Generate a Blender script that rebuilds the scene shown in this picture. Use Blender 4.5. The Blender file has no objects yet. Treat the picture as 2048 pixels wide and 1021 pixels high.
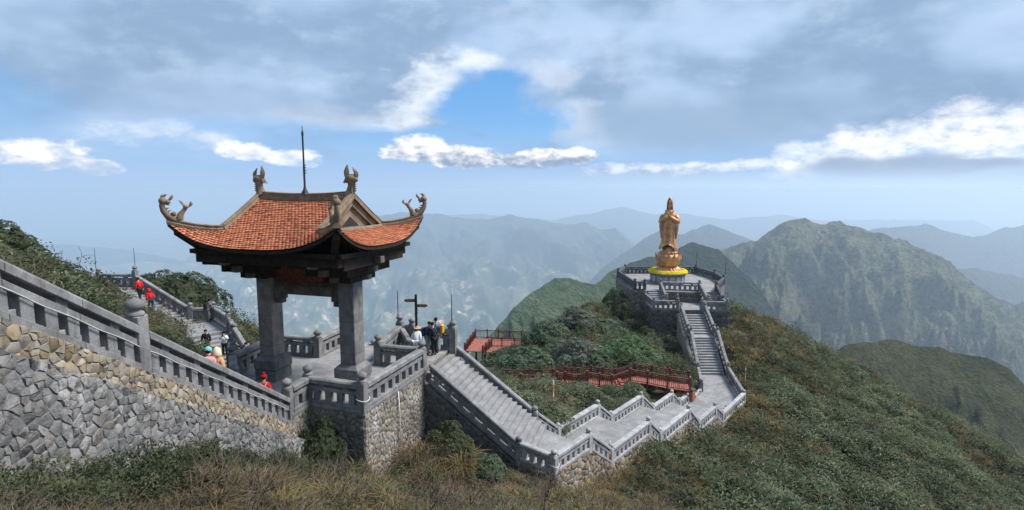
import bpy, bmesh, math, random
import numpy as np
from mathutils import Vector, Matrix

random.seed(7)
rng = np.random.default_rng(7)
SC = bpy.context.scene
COL = SC.collection
R = math.radians

# ------------------------------------------------------------------ camera
cam_data = bpy.data.cameras.new("camera")
cam_data.sensor_width = 36.0
cam_data.lens = 36.0 * 1100 / 2048
cam_data.clip_start = 0.1
cam_data.clip_end = 90000
cam = bpy.data.objects.new("camera", cam_data)
COL.objects.link(cam)
cam.location = (0, 0, 0)
cam.rotation_euler = (R(90) - math.atan(132.5 / 1100), 0, 0)
SC.camera = cam

# ------------------------------------------------------------------ light
SUN_AZ = R(84)      # clockwise from +Y (the view direction)
SUN_EL = R(54)
sun_data = bpy.data.lights.new("sun", 'SUN')
sun_data.energy = 4.8
sun_data.angle = R(20)
sun_data.color = (1.0, 0.95, 0.88)
sun = bpy.data.objects.new("sun", sun_data)
COL.objects.link(sun)
sdir = Vector((math.sin(SUN_AZ) * math.cos(SUN_EL), math.cos(SUN_AZ) * math.cos(SUN_EL), math.sin(SUN_EL)))
sun.rotation_euler = (-sdir).to_track_quat('-Z', 'Y').to_euler()
sun["kind"] = "helper"

SC.view_settings.view_transform = 'Standard'
SC.view_settings.look = 'None'
SC.view_settings.exposure = 0.32
SC.view_settings.gamma = 1.0
SC.view_settings.use_curve_mapping = False
SC.cycles.use_denoising = True
SC.cycles.max_bounces = 5
SC.cycles.diffuse_bounces = 2
SC.cycles.glossy_bounces = 2
SC.cycles.transmission_bounces = 2
SC.cycles.transparent_max_bounces = 6
SC.cycles.volume_bounces = 4
HAZE = 0.000118      # density of the mountain air, per metre

HORIZON_L, HORIZON_R = (0.38, 0.535, 0.75), (0.56, 0.72, 0.90)

# ------------------------------------------------------------------ node helpers
class NT:
    """small expression builder for shader nodes"""
    def __init__(self, tree):
        self.t = tree
        self.n = tree.nodes
        self.l = tree.links
    def new(self, typ, **kw):
        nd = self.n.new(typ)
        for k, v in kw.items():
            setattr(nd, k, v)
        return nd
    def put(self, sock, v):
        if isinstance(v, (int, float)):
            sock.default_value = v
        elif isinstance(v, (tuple, list)):
            v = tuple(v)
            if len(v) == 3 and sock.type == 'RGBA':
                v = v + (1.0,)
            sock.default_value = v
        else:
            self.l.new(v, sock)
    def m(self, op, a, b=None, c=None, clamp=False):
        nd = self.new('ShaderNodeMath', operation=op)
        nd.use_clamp = clamp
        self.put(nd.inputs[0], a)
        if b is not None: self.put(nd.inputs[1], b)
        if c is not None: self.put(nd.inputs[2], c)
        return nd.outputs[0]
    def add(self, a, b): return self.m('ADD', a, b)
    def sub(self, a, b): return self.m('SUBTRACT', a, b)
    def mul(self, a, b): return self.m('MULTIPLY', a, b)
    def mx(self, a, b): return self.m('MAXIMUM', a, b)
    def mn(self, a, b): return self.m('MINIMUM', a, b)
    def ss(self, x, lo, hi, a=0.0, b=1.0):
        nd = self.new('ShaderNodeMapRange', interpolation_type='SMOOTHSTEP')
        self.put(nd.inputs[0], x)
        for i, v in zip((1, 2, 3, 4), (lo, hi, a, b)): self.put(nd.inputs[i], v)
        return nd.outputs[0]
    def lin(self, x, lo, hi, a=0.0, b=1.0):
        nd = self.new('ShaderNodeMapRange')
        self.put(nd.inputs[0], x)
        for i, v in zip((1, 2, 3, 4), (lo, hi, a, b)): self.put(nd.inputs[i], v)
        return nd.outputs[0]
    def xyz(self, x, y, z=0.0):
        nd = self.new('ShaderNodeCombineXYZ')
        for i, v in enumerate((x, y, z)): self.put(nd.inputs[i], v)
        return nd.outputs[0]
    def sep(self, v):
        nd = self.new('ShaderNodeSeparateXYZ')
        self.put(nd.inputs[0], v)
        return nd.outputs
    def scale(self, v, s):
        nd = self.new('ShaderNodeVectorMath', operation='MULTIPLY')
        self.put(nd.inputs[0], v)
        self.put(nd.inputs[1], s if isinstance(s, (tuple, list)) else (s, s, s))
        return nd.outputs[0]
    def vadd(self, v, w):
        nd = self.new('ShaderNodeVectorMath', operation='ADD')
        self.put(nd.inputs[0], v)
        self.put(nd.inputs[1], w)
        return nd.outputs[0]
    def noise(self, v, scale=1.0, detail=4.0, rough=0.55, dist=0.0, col=False):
        nd = self.new('ShaderNodeTexNoise')
        if v is not None: self.put(nd.inputs['Vector'], v)
        nd.inputs['Scale'].default_value = scale
        nd.inputs['Detail'].default_value = detail
        nd.inputs['Roughness'].default_value = rough
        nd.inputs['Distortion'].default_value = dist
        return nd.outputs['Color' if col else 'Fac']
    def vor(self, v, scale=1.0, feature='F1', out='Distance', rand=1.0):
        nd = self.new('ShaderNodeTexVoronoi', feature=feature)
        self.put(nd.inputs['Vector'], v)
        nd.inputs['Scale'].default_value = scale
        nd.inputs['Randomness'].default_value = rand
        return nd.outputs[out]
    def mix(self, f, a, b, blend='MIX'):
        nd = self.new('ShaderNodeMix', data_type='RGBA', blend_type=blend)
        self.put(nd.inputs[0], f)
        self.put(nd.inputs[6], a)
        self.put(nd.inputs[7], b)
        return nd.outputs[2]
    def ramp(self, f, stops):
        nd = self.new('ShaderNodeValToRGB')
        self.put(nd.inputs[0], f)
        e = nd.color_ramp.elements
        while len(e) > 1: e.remove(e[0])
        e[0].position = stops[0][0]
        e[0].color = tuple(stops[0][1]) + (1,)
        for p, c in stops[1:]:
            q = e.new(p)
            q.color = tuple(c) + (1,)
        return nd.outputs[0]

# ------------------------------------------------------------------ world: sky with cloud decks
world = bpy.data.worlds.new("World")
SC.world = world
world.use_nodes = True
world.cycles.sampling_method = 'MANUAL'
world.cycles.sample_map_resolution = 512
W = NT(world.node_tree)
W.n.clear()
w_out = W.new('ShaderNodeOutputWorld')
bg = W.new('ShaderNodeBackground')
W.l.new(bg.outputs[0], w_out.inputs[0])
sky = W.new('ShaderNodeTexSky', sky_type='NISHITA')
sky.sun_disc = False
sky.sun_elevation = SUN_EL
sky.sun_rotation = SUN_AZ
sky.altitude = 3000
sky.air_density = 1.3
sky.dust_density = 0.6
sky.ozone_density = 2.0
tc = W.new('ShaderNodeTexCoord')
D = tc.outputs['Generated']
dx, dy, dz = W.sep(D)
az = W.m('ARCTAN2', dx, dy)
el = W.m('ARCSINE', dz)
# cloud deck coordinates: direction on a flat layer overhead, so it goes on outside the frame
inv = W.m('DIVIDE', 1.0, W.add(W.mx(dz, 0.0), 0.10))
deck = W.xyz(W.mul(dx, inv), W.mul(dy, inv), 0.0)
ang = W.xyz(W.mul(az, 1.0), W.mul(el, 1.9), 0.0)
n_big = W.noise(W.vadd(deck, (3.1, 1.7, 0)), 0.55, 3, 0.5)
n_ang = W.noise(W.vadd(ang, (0.3, 0.2, 0)), 7.0, 5, 0.6)
n_fine = W.noise(W.vadd(ang, (5.3, 2.2, 0)), 22.0, 5, 0.62)
n_soft = W.noise(W.vadd(ang, (9.3, 4.2, 0)), 4.0, 3, 0.5)

# shapes are laid out on warped directions so that no outline stays regular
warp = W.noise(W.vadd(ang, (1.9, 7.7, 0)), 5.5, 3, 0.62, col=True)
wx, wy, wz = W.sep(warp)
azw = W.add(az, W.mul(W.sub(wx, 0.5), 0.14))
elw = W.add(el, W.mul(W.sub(wy, 0.5), 0.07))
azh = W.add(az, W.mul(W.sub(wx, 0.5), 0.06))
elh = W.add(el, W.mul(W.sub(wy, 0.5), 0.035))
def ell(cx, cy, rx, ry, ryb=None, warped=True):
    a = W.m('DIVIDE', W.sub(azw if warped else azh, cx), rx)
    e = W.sub(elw if warped else elh, cy)
    b = W.m('DIVIDE', e, ry)
    if ryb is not None:
        b = W.mx(b, W.m('DIVIDE', e, -ryb))
    q = W.add(W.mul(a, a), W.mul(b, b))
    return W.sub(1.0, q)
def blobs(*parts, **kw):
    v = None
    for p in parts:
        e = ell(*p, **kw)
        v = e if v is None else W.mx(v, e)
    return v

clear = W.scale(sky.outputs[0], 0.115)
clear = W.mix(0.6, clear, (0.10, 0.37, 0.80))
low = W.ss(el, 0.0, 0.14, 1.0, 0.0)
clear = W.mix(W.mul(low, 0.85), clear, (0.34, 0.50, 0.77))
# --- high blue-grey deck
deck_col = W.mix(W.ss(n_soft, 0.40, 0.62), (0.265, 0.39, 0.57), (0.45, 0.60, 0.83))
deck_col = W.mix(W.mul(W.ss(n_big, 0.35, 0.7), 0.45), deck_col, (0.26, 0.39, 0.585))
deck_col = W.mix(W.mul(W.ss(n_ang, 0.48, 0.72), 0.45), deck_col, (0.52, 0.65, 0.84))
deck_col = W.mix(W.mul(W.ss(W.add(n_fine, W.mul(n_ang, 0.6)), 0.72, 1.05), 0.14), deck_col, (0.60, 0.72, 0.88))
deck_col = W.mix(W.mul(W.ss(n_fine, 0.5, 0.3), 0.08), deck_col, (0.25, 0.37, 0.54))
wob = W.mul(W.sub(n_ang, 0.5), 0.9)
hole = W.ss(W.add(blobs((-0.04, 0.150, 0.10, 0.058), (0.03, 0.115, 0.09, 0.055), (-0.13, 0.082, 0.24, 0.030)), W.add(W.mul(wob, 1.7), W.mul(W.sub(n_fine, 0.5), 1.5))), -0.35, 0.75)
hole2 = W.mul(W.ss(W.add(blobs((-0.42, 0.082, 0.26, 0.032), (-0.80, 0.11, 0.16, 0.06)), wob), -0.4, 0.9), 0.6)
hole = W.mx(hole, hole2)
deck_mask = W.mul(W.ss(W.add(el, W.mul(W.sub(n_soft, 0.5), 0.05)), 0.03, 0.10), W.sub(1.0, hole))
rim = W.ss(W.add(blobs((-0.185, 0.125, 0.075, 0.035), (-0.15, 0.175, 0.055, 0.045), (-0.075, 0.215, 0.055, 0.022), (-0.22, 0.10, 0.07, 0.02)), W.add(W.mul(wob, 1.5), W.mul(W.sub(n_fine, 0.5), 2.6))), -0.5, 1.3)
rim2 = W.mul(W.ss(W.add(blobs((0.12, 0.11, 0.055, 0.055), (0.06, 0.19, 0.06, 0.03), (-0.32, 0.112, 0.13, 0.03)), W.add(W.mul(wob, 1.5), W.mul(W.sub(n_fine, 0.5), 1.4))), -0.4, 1.2), 0.5)
deck_col = W.mix(W.mul(W.mx(rim, rim2), 0.85), deck_col, (0.84, 0.90, 0.97))
dark = W.ss(W.add(blobs((0.30, 0.105, 0.20, 0.06), (0.42, 0.12, 0.22, 0.05)), W.mul(wob, 0.8)), -0.4, 0.9)
deck_col = W.mix(W.mul(dark, 0.75), deck_col, (0.27, 0.39, 0.56))
dark2 = W.ss(W.add(blobs((-0.45, 0.135, 0.28, 0.03)), W.mul(wob, 0.8)), -0.4, 0.9)
deck_col = W.mix(W.mul(dark2, 0.5), deck_col, (0.28, 0.40, 0.59))
col = W.mix(deck_mask, clear, deck_col)
# --- cumulus along the horizon
puff = W.add(W.mul(W.sub(n_fine, 0.5), 2.2), W.mul(W.sub(n_ang, 0.5), 1.4))
n_off = W.noise(W.vadd(ang, (5.3 - 0.012, 2.2 - 0.018, 0)), 22.0, 3, 0.6)
relief = W.mul(W.sub(n_fine, n_off), 2.2)
def cumulus(col, parts, top, bottom, el0, el1, soft=0.16, amt=1.0, thr=0.0):
    v = W.add(blobs(*parts, warped=False), puff)
    mask = W.mul(W.ss(v, thr, thr + soft), amt)
    lit = W.add(W.add(W.lin(el, el0, el1, 0.0, 0.9), relief), W.mul(W.sub(0.5, v), 0.12))
    shade = W.mix(W.ss(lit, -0.05, 0.85), bottom, top)
    return W.mix(mask, col, shade)
WHITE = (0.92, 0.93, 0.95)
col = cumulus(col, [(-0.58, 0.083, 0.085, 0.028, 0.022), (-0.50, 0.075, 0.06, 0.022, 0.02)], (0.72, 0.79, 0.90), (0.48, 0.60, 0.80), 0.05, 0.10, 1.5, 0.8)
col = cumulus(col, [(-0.71, 0.045, 0.065, 0.030, 0.018), (-0.645, 0.034, 0.035, 0.014, 0.010), (-0.78, 0.05, 0.06, 0.03, 0.02)], WHITE, (0.44, 0.55, 0.74), 0.022, 0.062, 0.6)
col = cumulus(col, [(-0.445, 0.058, 0.05, 0.018, 0.016), (-0.37, 0.050, 0.055, 0.018, 0.018)], WHITE, (0.50, 0.62, 0.80), 0.030, 0.068, 0.6, 0.9)
col = cumulus(col, [(-0.165, 0.068, 0.075, 0.030, 0.024), (-0.09, 0.056, 0.09, 0.026, 0.022), (0.05, 0.050, 0.09, 0.022, 0.020), (0.11, 0.052, 0.045, 0.018, 0.018)], WHITE, (0.29, 0.38, 0.53), 0.036, 0.080, 0.55)
col = cumulus(col, [(0.24, 0.026, 0.14, 0.018, 0.018), (0.36, 0.036, 0.12, 0.014, 0.014)], (0.82, 0.87, 0.93), (0.34, 0.46, 0.65), 0.012, 0.055, 1.0, 0.85)
col = cumulus(col, [(0.48, 0.036, 0.065, 0.046, 0.034), (0.58, 0.056, 0.09, 0.050, 0.045), (0.70, 0.060, 0.11, 0.066, 0.06), (0.85, 0.055, 0.16, 0.07, 0.06)], (1.05, 1.05, 1.05), (0.56, 0.66, 0.80), -0.03, 0.05, 1.6)
grey_bank = W.ss(W.add(blobs((0.575, 0.022, 0.10, 0.024, 0.020), (0.67, 0.020, 0.08, 0.014, 0.016)), W.mul(puff, 0.7)), -0.35, 0.8)
col = W.mix(W.mul(grey_bank, 0.9), col, (0.32, 0.42, 0.58))
# the air at and below the horizon
col = W.mix(W.ss(el, 0.0, 0.045, 1.0, 0.0), col, W.mix(W.ss(az, -0.4, 0.8), HORIZON_L, HORIZON_R))
W.l.new(col, bg.inputs['Color'])
bg.inputs['Strength'].default_value = 0.94

# ------------------------------------------------------------------ mesh helpers
WL = {}      # world location of every object that parents others

def tag(o, label=None, cat=None, group=None, kind=None):
    if label: o["label"] = label
    if cat: o["category"] = cat
    if group: o["group"] = group
    if kind: o["kind"] = kind
    return o

def thing(name, label, cat, loc=(0, 0, 0), group=None):
    o = bpy.data.objects.new(name, None)
    o.empty_display_size = 0.3
    COL.objects.link(o)
    o.location = loc
    WL[o] = Vector(loc)
    return tag(o, label, cat, group, 'thing')

def place(name, me, parent=None, at=(0, 0, 0), rot=None, scale=None):
    """link mesh data as an object standing at a world position"""
    o = bpy.data.objects.new(name, me)
    COL.objects.link(o)
    base = Vector((0, 0, 0))
    if parent is not None:
        o.parent = parent
        base = WL[parent]
    WL[o] = Vector(at)
    o.location = Vector(at) - base
    if rot is not None: o.rotation_euler = rot
    if scale is not None: o.scale = scale
    return o

class MB:
    """collects shapes in world coordinates and links them as one mesh object"""
    def __init__(self):
        self.v = []
        self.f = []
    def add(self, vs, fs):
        k = len(self.v)
        self.v.extend([tuple(p) for p in vs])
        self.f.extend([tuple(i + k for i in f) for f in fs])
        return self
    def hexa(self, p):
        # p: 8 points, bottom ring 0-3 counter clockwise, top ring 4-7
        return self.add(p, [(3, 2, 1, 0), (4, 5, 6, 7), (0, 1, 5, 4), (1, 2, 6, 5), (2, 3, 7, 6), (3, 0, 4, 7)])
    def box(self, x0, x1, y0, y1, z0, z1):
        return self.hexa([(x0, y0, z0), (x1, y0, z0), (x1, y1, z0), (x0, y1, z0), (x0, y0, z1), (x1, y0, z1), (x1, y1, z1), (x0, y1, z1)])
    def obox(self, c, ux, uy, hx, hy, z0, z1):
        c = Vector((c[0], c[1], 0)); ux = Vector((ux[0], ux[1], 0)); uy = Vector((uy[0], uy[1], 0))
        b = [c - ux * hx - uy * hy, c + ux * hx - uy * hy, c + ux * hx + uy * hy, c - ux * hx + uy * hy]
        return self.hexa([(p.x, p.y, z0) for p in b] + [(p.x, p.y, z1) for p in b])
    def prism(self, poly, z0, z1):
        """poly counter clockwise, (x, y) or (x, y) with z0/z1 lists"""
        n = len(poly)
        a = z0 if isinstance(z0, (list, tuple)) else [z0] * n
        b = z1 if isinstance(z1, (list, tuple)) else [z1] * n
        vs = [(p[0], p[1], a[i]) for i, p in enumerate(poly)] + [(p[0], p[1], b[i]) for i, p in enumerate(poly)]
        fs = [tuple(range(n - 1, -1, -1)), tuple(range(n, 2 * n))] + [(i, (i + 1) % n, n + (i + 1) % n, n + i) for i in range(n)]
        return self.add(vs, fs)
    def tube(self, pts, rad, n=8, cap=True, flat=None):
        pts = [Vector(p) for p in pts]
        if not isinstance(rad, (list, tuple)): rad = [rad] * len(pts)
        vs = []; up = None
        for i, p in enumerate(pts):
            t = (pts[min(i + 1, len(pts) - 1)] - pts[max(i - 1, 0)])
            if t.length < 1e-9: t = Vector((0, 0, 1))
            t.normalize()
            if up is None:
                up = Vector((0, 0, 1)) if abs(t.z) < 0.9 else Vector((1, 0, 0))
            sx = t.cross(up)
            if sx.length < 1e-6: sx = t.orthogonal()
            sx.normalize(); sy = sx.cross(t).normalized(); up = sy
            fx, fy = flat if flat else (1, 1)
            for k in range(n):
                a = 2 * math.pi * k / n
                vs.append(p + sx * (math.cos(a) * rad[i] * fx) + sy * (math.sin(a) * rad[i] * fy))
        fs = []
        for i in range(len(pts) - 1):
            for k in range(n):
                fs.append((i * n + k, i * n + (k + 1) % n, (i + 1) * n + (k + 1) % n, (i + 1) * n + k))
        if cap:
            fs.append(tuple(range(n - 1, -1, -1)))
            fs.append(tuple((len(pts) - 1) * n + k for k in range(n)))
        return self.add(vs, fs)
    def lathe(self, prof, c=(0, 0, 0), n=16):
        """prof: (radius, z) from bottom to top"""
        vs = []
        for r, z in prof:
            for k in range(n):
                a = 2 * math.pi * k / n
                vs.append((c[0] + r * math.cos(a), c[1] + r * math.sin(a), c[2] + z))
        fs = []
        for i in range(len(prof) - 1):
            for k in range(n):
                fs.append((i * n + k, i * n + (k + 1) % n, (i + 1) * n + (k + 1) % n, (i + 1) * n + k))
        fs.append(tuple(range(n - 1, -1, -1)))
        fs.append(tuple((len(prof) - 1) * n + k for k in range(n)))
        return self.add(vs, fs)
    def grid(self, P):
        """P[i][j] points"""
        ni, nj = len(P), len(P[0])
        vs = [p for row in P for p in row]
        fs = [(i * nj + j, (i + 1) * nj + j, (i + 1) * nj + j + 1, i * nj + j + 1) for i in range(ni - 1) for j in range(nj - 1)]
        return self.add(vs, fs)
    def mesh(self, name, mat, origin=(0, 0, 0), bevel=0.0, smooth=None):
        o = Vector(origin)
        me = bpy.data.meshes.new(name)
        me.from_pydata([(p[0] - o.x, p[1] - o.y, p[2] - o.z) for p in self.v], [], self.f)
        if bevel > 0:
            bm = bmesh.new(); bm.from_mesh(me)
            ed = [e for e in bm.edges if len(e.link_faces) == 2 and e.calc_face_angle(0) > 0.5]
            bmesh.ops.bevel(bm, geom=ed, offset=bevel, segments=1, profile=0.6, affect='EDGES', clamp_overlap=True)
            bm.to_mesh(me); bm.free()
        me.materials.append(MAT[mat] if isinstance(mat, str) else mat)
        if smooth is not None:
            me.shade_smooth()
            if smooth < 180: me.set_sharp_from_angle(angle=R(smooth))
        me.update()
        return me
    def obj(self, name, mat, parent=None, origin=None, bevel=0.0, smooth=None):
        if origin is None:
            if parent is not None: origin = WL[parent]
            else:
                a = np.array(self.v)
                lo, hi = a.min(0), a.max(0)
                origin = ((lo[0] + hi[0]) / 2, (lo[1] + hi[1]) / 2, lo[2])
        me = self.mesh(name, mat, origin, bevel, smooth)
        return place(name, me, parent, origin)

def np_mesh(name, V, F, mat, smooth=True):
    """big grids straight from arrays (quads)"""
    me = bpy.data.meshes.new(name)
    V = np.asarray(V, np.float32); F = np.asarray(F, np.int32)
    k = F.shape[1]
    me.vertices.add(len(V)); me.vertices.foreach_set("co", V.ravel())
    me.loops.add(F.size); me.loops.foreach_set("vertex_index", F.ravel())
    me.polygons.add(len(F))
    me.polygons.foreach_set("loop_start", np.arange(len(F), dtype=np.int32) * k)
    me.update(calc_edges=True)
    me.validate()
    if smooth: me.shade_smooth()
    me.materials.append(MAT[mat] if isinstance(mat, str) else mat)
    return me

def grid_faces(ni, nj):
    i, j = np.meshgrid(np.arange(ni - 1), np.arange(nj - 1), indexing='ij')
    a = (i * nj + j).ravel()
    return np.stack([a, a + nj, a + nj + 1, a + 1], 1)

# ------------------------------------------------------------------ noise in numpy
def _hash(ix, iy, seed):
    h = (ix.astype(np.int64) * 374761393 + iy.astype(np.int64) * 668265263 + seed * 974711) & 0xffffffff
    h = ((h ^ (h >> 13)) * 1274126177) & 0xffffffff
    return ((h ^ (h >> 16)) & 0xffff) / 65535.0
def gnoise(x, y, seed=0):
    x = np.asarray(x, float); y = np.asarray(y, float)
    ix, iy = np.floor(x), np.floor(y)
    fx, fy = x - ix, y - iy
    ux, uy = fx * fx * fx * (fx * (fx * 6 - 15) + 10), fy * fy * fy * (fy * (fy * 6 - 15) + 10)
    def g(ox, oy):
        a = _hash(ix + ox, iy + oy, seed) * 2 * np.pi
        return np.cos(a) * (fx - ox) + np.sin(a) * (fy - oy)
    a = g(0, 0) * (1 - ux) + g(1, 0) * ux
    b = g(0, 1) * (1 - ux) + g(1, 1) * ux
    return (a * (1 - uy) + b * uy) * 1.5
def fbm(x, y, octv=5, seed=0, gain=0.5):
    s, a = 0, 1.0
    for o in range(octv):
        s = s + a * gnoise(x * 2 ** o, y * 2 ** o, seed + o)
        a *= gain
    return s
def ridged(x, y, octv=5, seed=0, gain=0.5):
    s, a = 0, 1.0
    for o in range(octv):
        s = s + a * (1 - 2 * np.abs(gnoise(x * 2 ** o, y * 2 ** o, seed + o)))
        a *= gain
    return s

# ------------------------------------------------------------------ materials
MAT = {}
def material(name, rough=0.85, spec=0.3):
    m = bpy.data.materials.new(name)
    m.use_nodes = True
    t = NT(m.node_tree)
    t.b = m.node_tree.nodes['Principled BSDF']
    t.b.inputs['Roughness'].default_value = rough
    t.b.inputs['Specular IOR Level'].default_value = spec
    t.base = t.b.inputs['Base Color']
    tc_ = t.new('ShaderNodeTexCoord')
    geo = t.new('ShaderNodeNewGeometry')
    oi = t.new('ShaderNodeObjectInfo')
    t.obj = tc_.outputs['Object']
    t.pos = geo.outputs['Position']
    t.nrm = geo.outputs['Normal']
    t.rnd = t.m('FRACT', t.add(geo.outputs['Random Per Island'], oi.outputs['Random']))
    t.orand = oi.outputs['Random']
    MAT[name] = m
    t.mat = m
    return t
def bump(t, h, dist=0.02, strength=1.0):
    b = t.new('ShaderNodeBump')
    b.inputs['Distance'].default_value = dist
    b.inputs['Strength'].default_value = strength
    t.put(b.inputs['Height'], h)
    t.l.new(b.outputs[0], t.b.inputs['Normal'])

def plain(name, col, rough=0.8, spec=0.3, vary=0.15, scale=6.0, metal=0.0):
    t = material(name, rough, spec)
    n = t.noise(t.pos, scale, 4, 0.6)
    lo = tuple(c * (1 - vary) for c in col); hi = tuple(min(1, c * (1 + vary)) for c in col)
    t.put(t.base, t.mix(t.ss(n, 0.3, 0.7), lo, hi))
    t.b.inputs['Metallic'].default_value = metal
    return t

def stone_mat(name, dark, light, stain, warm=None, scale=1.0, streak=0.6, bumpd=0.012):
    t = material(name, 0.82, 0.3)
    n1 = t.noise(t.pos, 2.2 * scale, 6, 0.62)
    n2 = t.noise(t.pos, 14.0 * scale, 5, 0.6)
    st = t.noise(t.scale(t.pos, (5 * scale, 5 * scale, 0.7 * scale)), 1.0, 4, 0.6)
    c = t.mix(t.ss(n1, 0.32, 0.68), dark, light)
    c = t.mix(t.mul(t.ss(n2, 0.5, 0.72), 0.35), c, tuple(min(1, x * 1.35) for x in light))
    c = t.mix(t.mul(t.ss(st, 0.52, 0.72), streak), c, stain)
    sp = t.noise(t.vadd(t.pos, (1, 4, 8)), 26.0 * scale, 3, 0.5)
    c = t.mix(t.mul(t.mul(t.ss(sp, 0.58, 0.68), t.ss(n1, 0.40, 0.60)), 0.55), c, tuple(min(0.6, x * 1.9) for x in light))   # lichen
    # each slab of stone a little different
    c = t.mix(t.mul(t.rnd, 0.35), c, tuple(x * 0.72 for x in dark))
    if warm:
        n3 = t.noise(t.vadd(t.pos, (7, 3, 1)), 1.1 * scale, 5, 0.6)
        c = t.mix(t.mul(t.ss(n3, 0.52, 0.7), 0.6), c, warm)
    t.put(t.base, c)
    t.put(t.b.inputs['Roughness'], t.lin(n2, 0.3, 0.7, 0.7, 0.92))
    bump(t, t.add(n2, t.mul(n1, 0.5)), bumpd, 0.7)
    return t

stone_mat('granite', (0.135, 0.135, 0.138), (0.245, 0.243, 0.245), (0.07, 0.07, 0.072))
stone_mat('granite_light', (0.25, 0.25, 0.255), (0.41, 0.405, 0.41), (0.13, 0.13, 0.135), streak=0.45)
stone_mat('granite_shaded', (0.05, 0.055, 0.065), (0.11, 0.12, 0.135), (0.03, 0.032, 0.038))  # granite with the shade on the platform side rails put into its colour
stone_mat('paving', (0.19, 0.19, 0.195), (0.28, 0.278, 0.28), (0.12, 0.12, 0.122), streak=0.25, scale=0.6)
stone_mat('column_stone', (0.125, 0.124, 0.126), (0.225, 0.22, 0.216), (0.055, 0.055, 0.057), warm=(0.28, 0.235, 0.20), streak=0.75)
stone_mat('column_warm', (0.19, 0.16, 0.14), (0.33, 0.275, 0.235), (0.09, 0.08, 0.075), warm=(0.38, 0.29, 0.235), streak=0.6)
stone_mat('ridge_cap', (0.16, 0.115, 0.075), (0.28, 0.21, 0.145), (0.07, 0.05, 0.035), streak=0.6)
stone_mat('mortar', (0.17, 0.15, 0.12), (0.28, 0.245, 0.20), (0.09, 0.08, 0.07))
stone_mat('mortar_grey', (0.12, 0.118, 0.115), (0.22, 0.215, 0.21), (0.065, 0.063, 0.06))

def rubble(name, cols, spread=0.5, sc=6.0, bd=0.03, lime=0.0):
    t = material(name, 0.9, 0.2)
    c = t.ramp(t.rnd, [(i / (len(cols) - 1), c) for i, c in enumerate(cols)])
    n = t.noise(t.pos, sc, 6, 0.65)
    n2 = t.noise(t.vadd(t.pos, (3, 9, 4)), 0.5, 4, 0.6)
    c = t.mix(t.mul(t.ss(n, 0.45, 0.75), spread), c, tuple(x * 0.35 for x in cols[0]))
    c = t.mix(t.mul(t.ss(n2, 0.5, 0.7), 0.5), c, tuple(x * 0.45 for x in cols[0]))
    if lime:      # lime washed out of the joints
        l1 = t.noise(t.scale(t.vadd(t.pos, (2, 5, 1)), (1.0, 1.0, 0.55)), 0.9, 5, 0.65)
        l2 = t.noise(t.pos, 11.0, 4, 0.6)
        c = t.mix(t.mul(t.mul(t.ss(l1, 0.50, 0.64), t.ss(l2, 0.35, 0.6)), lime), c, (0.46, 0.45, 0.43))
    t.put(t.base, c)
    bump(t, n, bd, 0.8)
rubble('tan_rubble', [(0.17, 0.135, 0.095), (0.30, 0.235, 0.155), (0.24, 0.22, 0.19), (0.37, 0.32, 0.245), (0.20, 0.19, 0.175)], 0.6, 8.0)
rubble('grey_rubble', [(0.12, 0.12, 0.122), (0.20, 0.20, 0.202), (0.15, 0.148, 0.146), (0.27, 0.265, 0.26), (0.17, 0.155, 0.14)], 0.75, 7.0, 0.09, lime=0.5)
rubble('lime_rubble', [(0.15, 0.135, 0.11), (0.27, 0.235, 0.18), (0.19, 0.18, 0.17), (0.32, 0.29, 0.245), (0.14, 0.13, 0.12)], 0.5, 7.0, lime=0.75)
rubble('mixed_rubble', [(0.14, 0.125, 0.105), (0.25, 0.215, 0.165), (0.17, 0.165, 0.16), (0.29, 0.26, 0.22), (0.12, 0.115, 0.11)], 0.6, 7.0)
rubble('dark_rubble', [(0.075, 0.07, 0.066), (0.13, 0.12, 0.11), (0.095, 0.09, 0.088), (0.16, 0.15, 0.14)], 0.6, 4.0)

t = material('roof_tile', 0.75, 0.25)
c = t.ramp(t.rnd, [(0.0, (0.17, 0.052, 0.028)), (0.15, (0.32, 0.098, 0.048)), (0.55, (0.43, 0.145, 0.070)), (0.88, (0.50, 0.195, 0.10)), (1.0, (0.27, 0.12, 0.075))])
n = t.noise(t.pos, 0.9, 5, 0.65)
n2 = t.noise(t.pos, 18.0, 4, 0.6)
c = t.mix(t.mul(t.ss(n, 0.55, 0.72), 0.55), c, (0.12, 0.065, 0.042))
c = t.mix(t.mul(t.ss(n2, 0.5, 0.75), 0.3), c, (0.20, 0.085, 0.05))
t.put(t.base, c)
plain('dark_wood', (0.026, 0.019, 0.014), 0.85, 0.2, 0.4, 3)
plain('grey_wood', (0.13, 0.108, 0.09), 0.85, 0.2, 0.4, 3)
plain('panel_red', (0.16, 0.045, 0.02), 0.7, 0.3, 0.5, 9)
plain('iron', (0.02, 0.02, 0.022), 0.5, 0.5, 0.2)
plain('steel', (0.45, 0.45, 0.46), 0.4, 0.5, 0.2)
plain('white_plastic', (0.7, 0.7, 0.68), 0.5, 0.4, 0.05)
plain('sign_brown', (0.085, 0.045, 0.02), 0.6, 0.3, 0.25)
plain('sign_gold', (0.45, 0.28, 0.08), 0.6, 0.3, 0.1)
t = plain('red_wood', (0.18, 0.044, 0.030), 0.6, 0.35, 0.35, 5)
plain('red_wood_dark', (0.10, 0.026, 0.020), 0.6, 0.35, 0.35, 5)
plain('deck_red', (0.28, 0.10, 0.072), 0.7, 0.3, 0.22, 3)
plain('orange_band', (0.72, 0.20, 0.02), 0.5, 0.4, 0.05)
plain('yellow_band', (0.75, 0.50, 0.03), 0.5, 0.4, 0.05)
plain('white_band', (0.75, 0.74, 0.70), 0.5, 0.4, 0.05)
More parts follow.
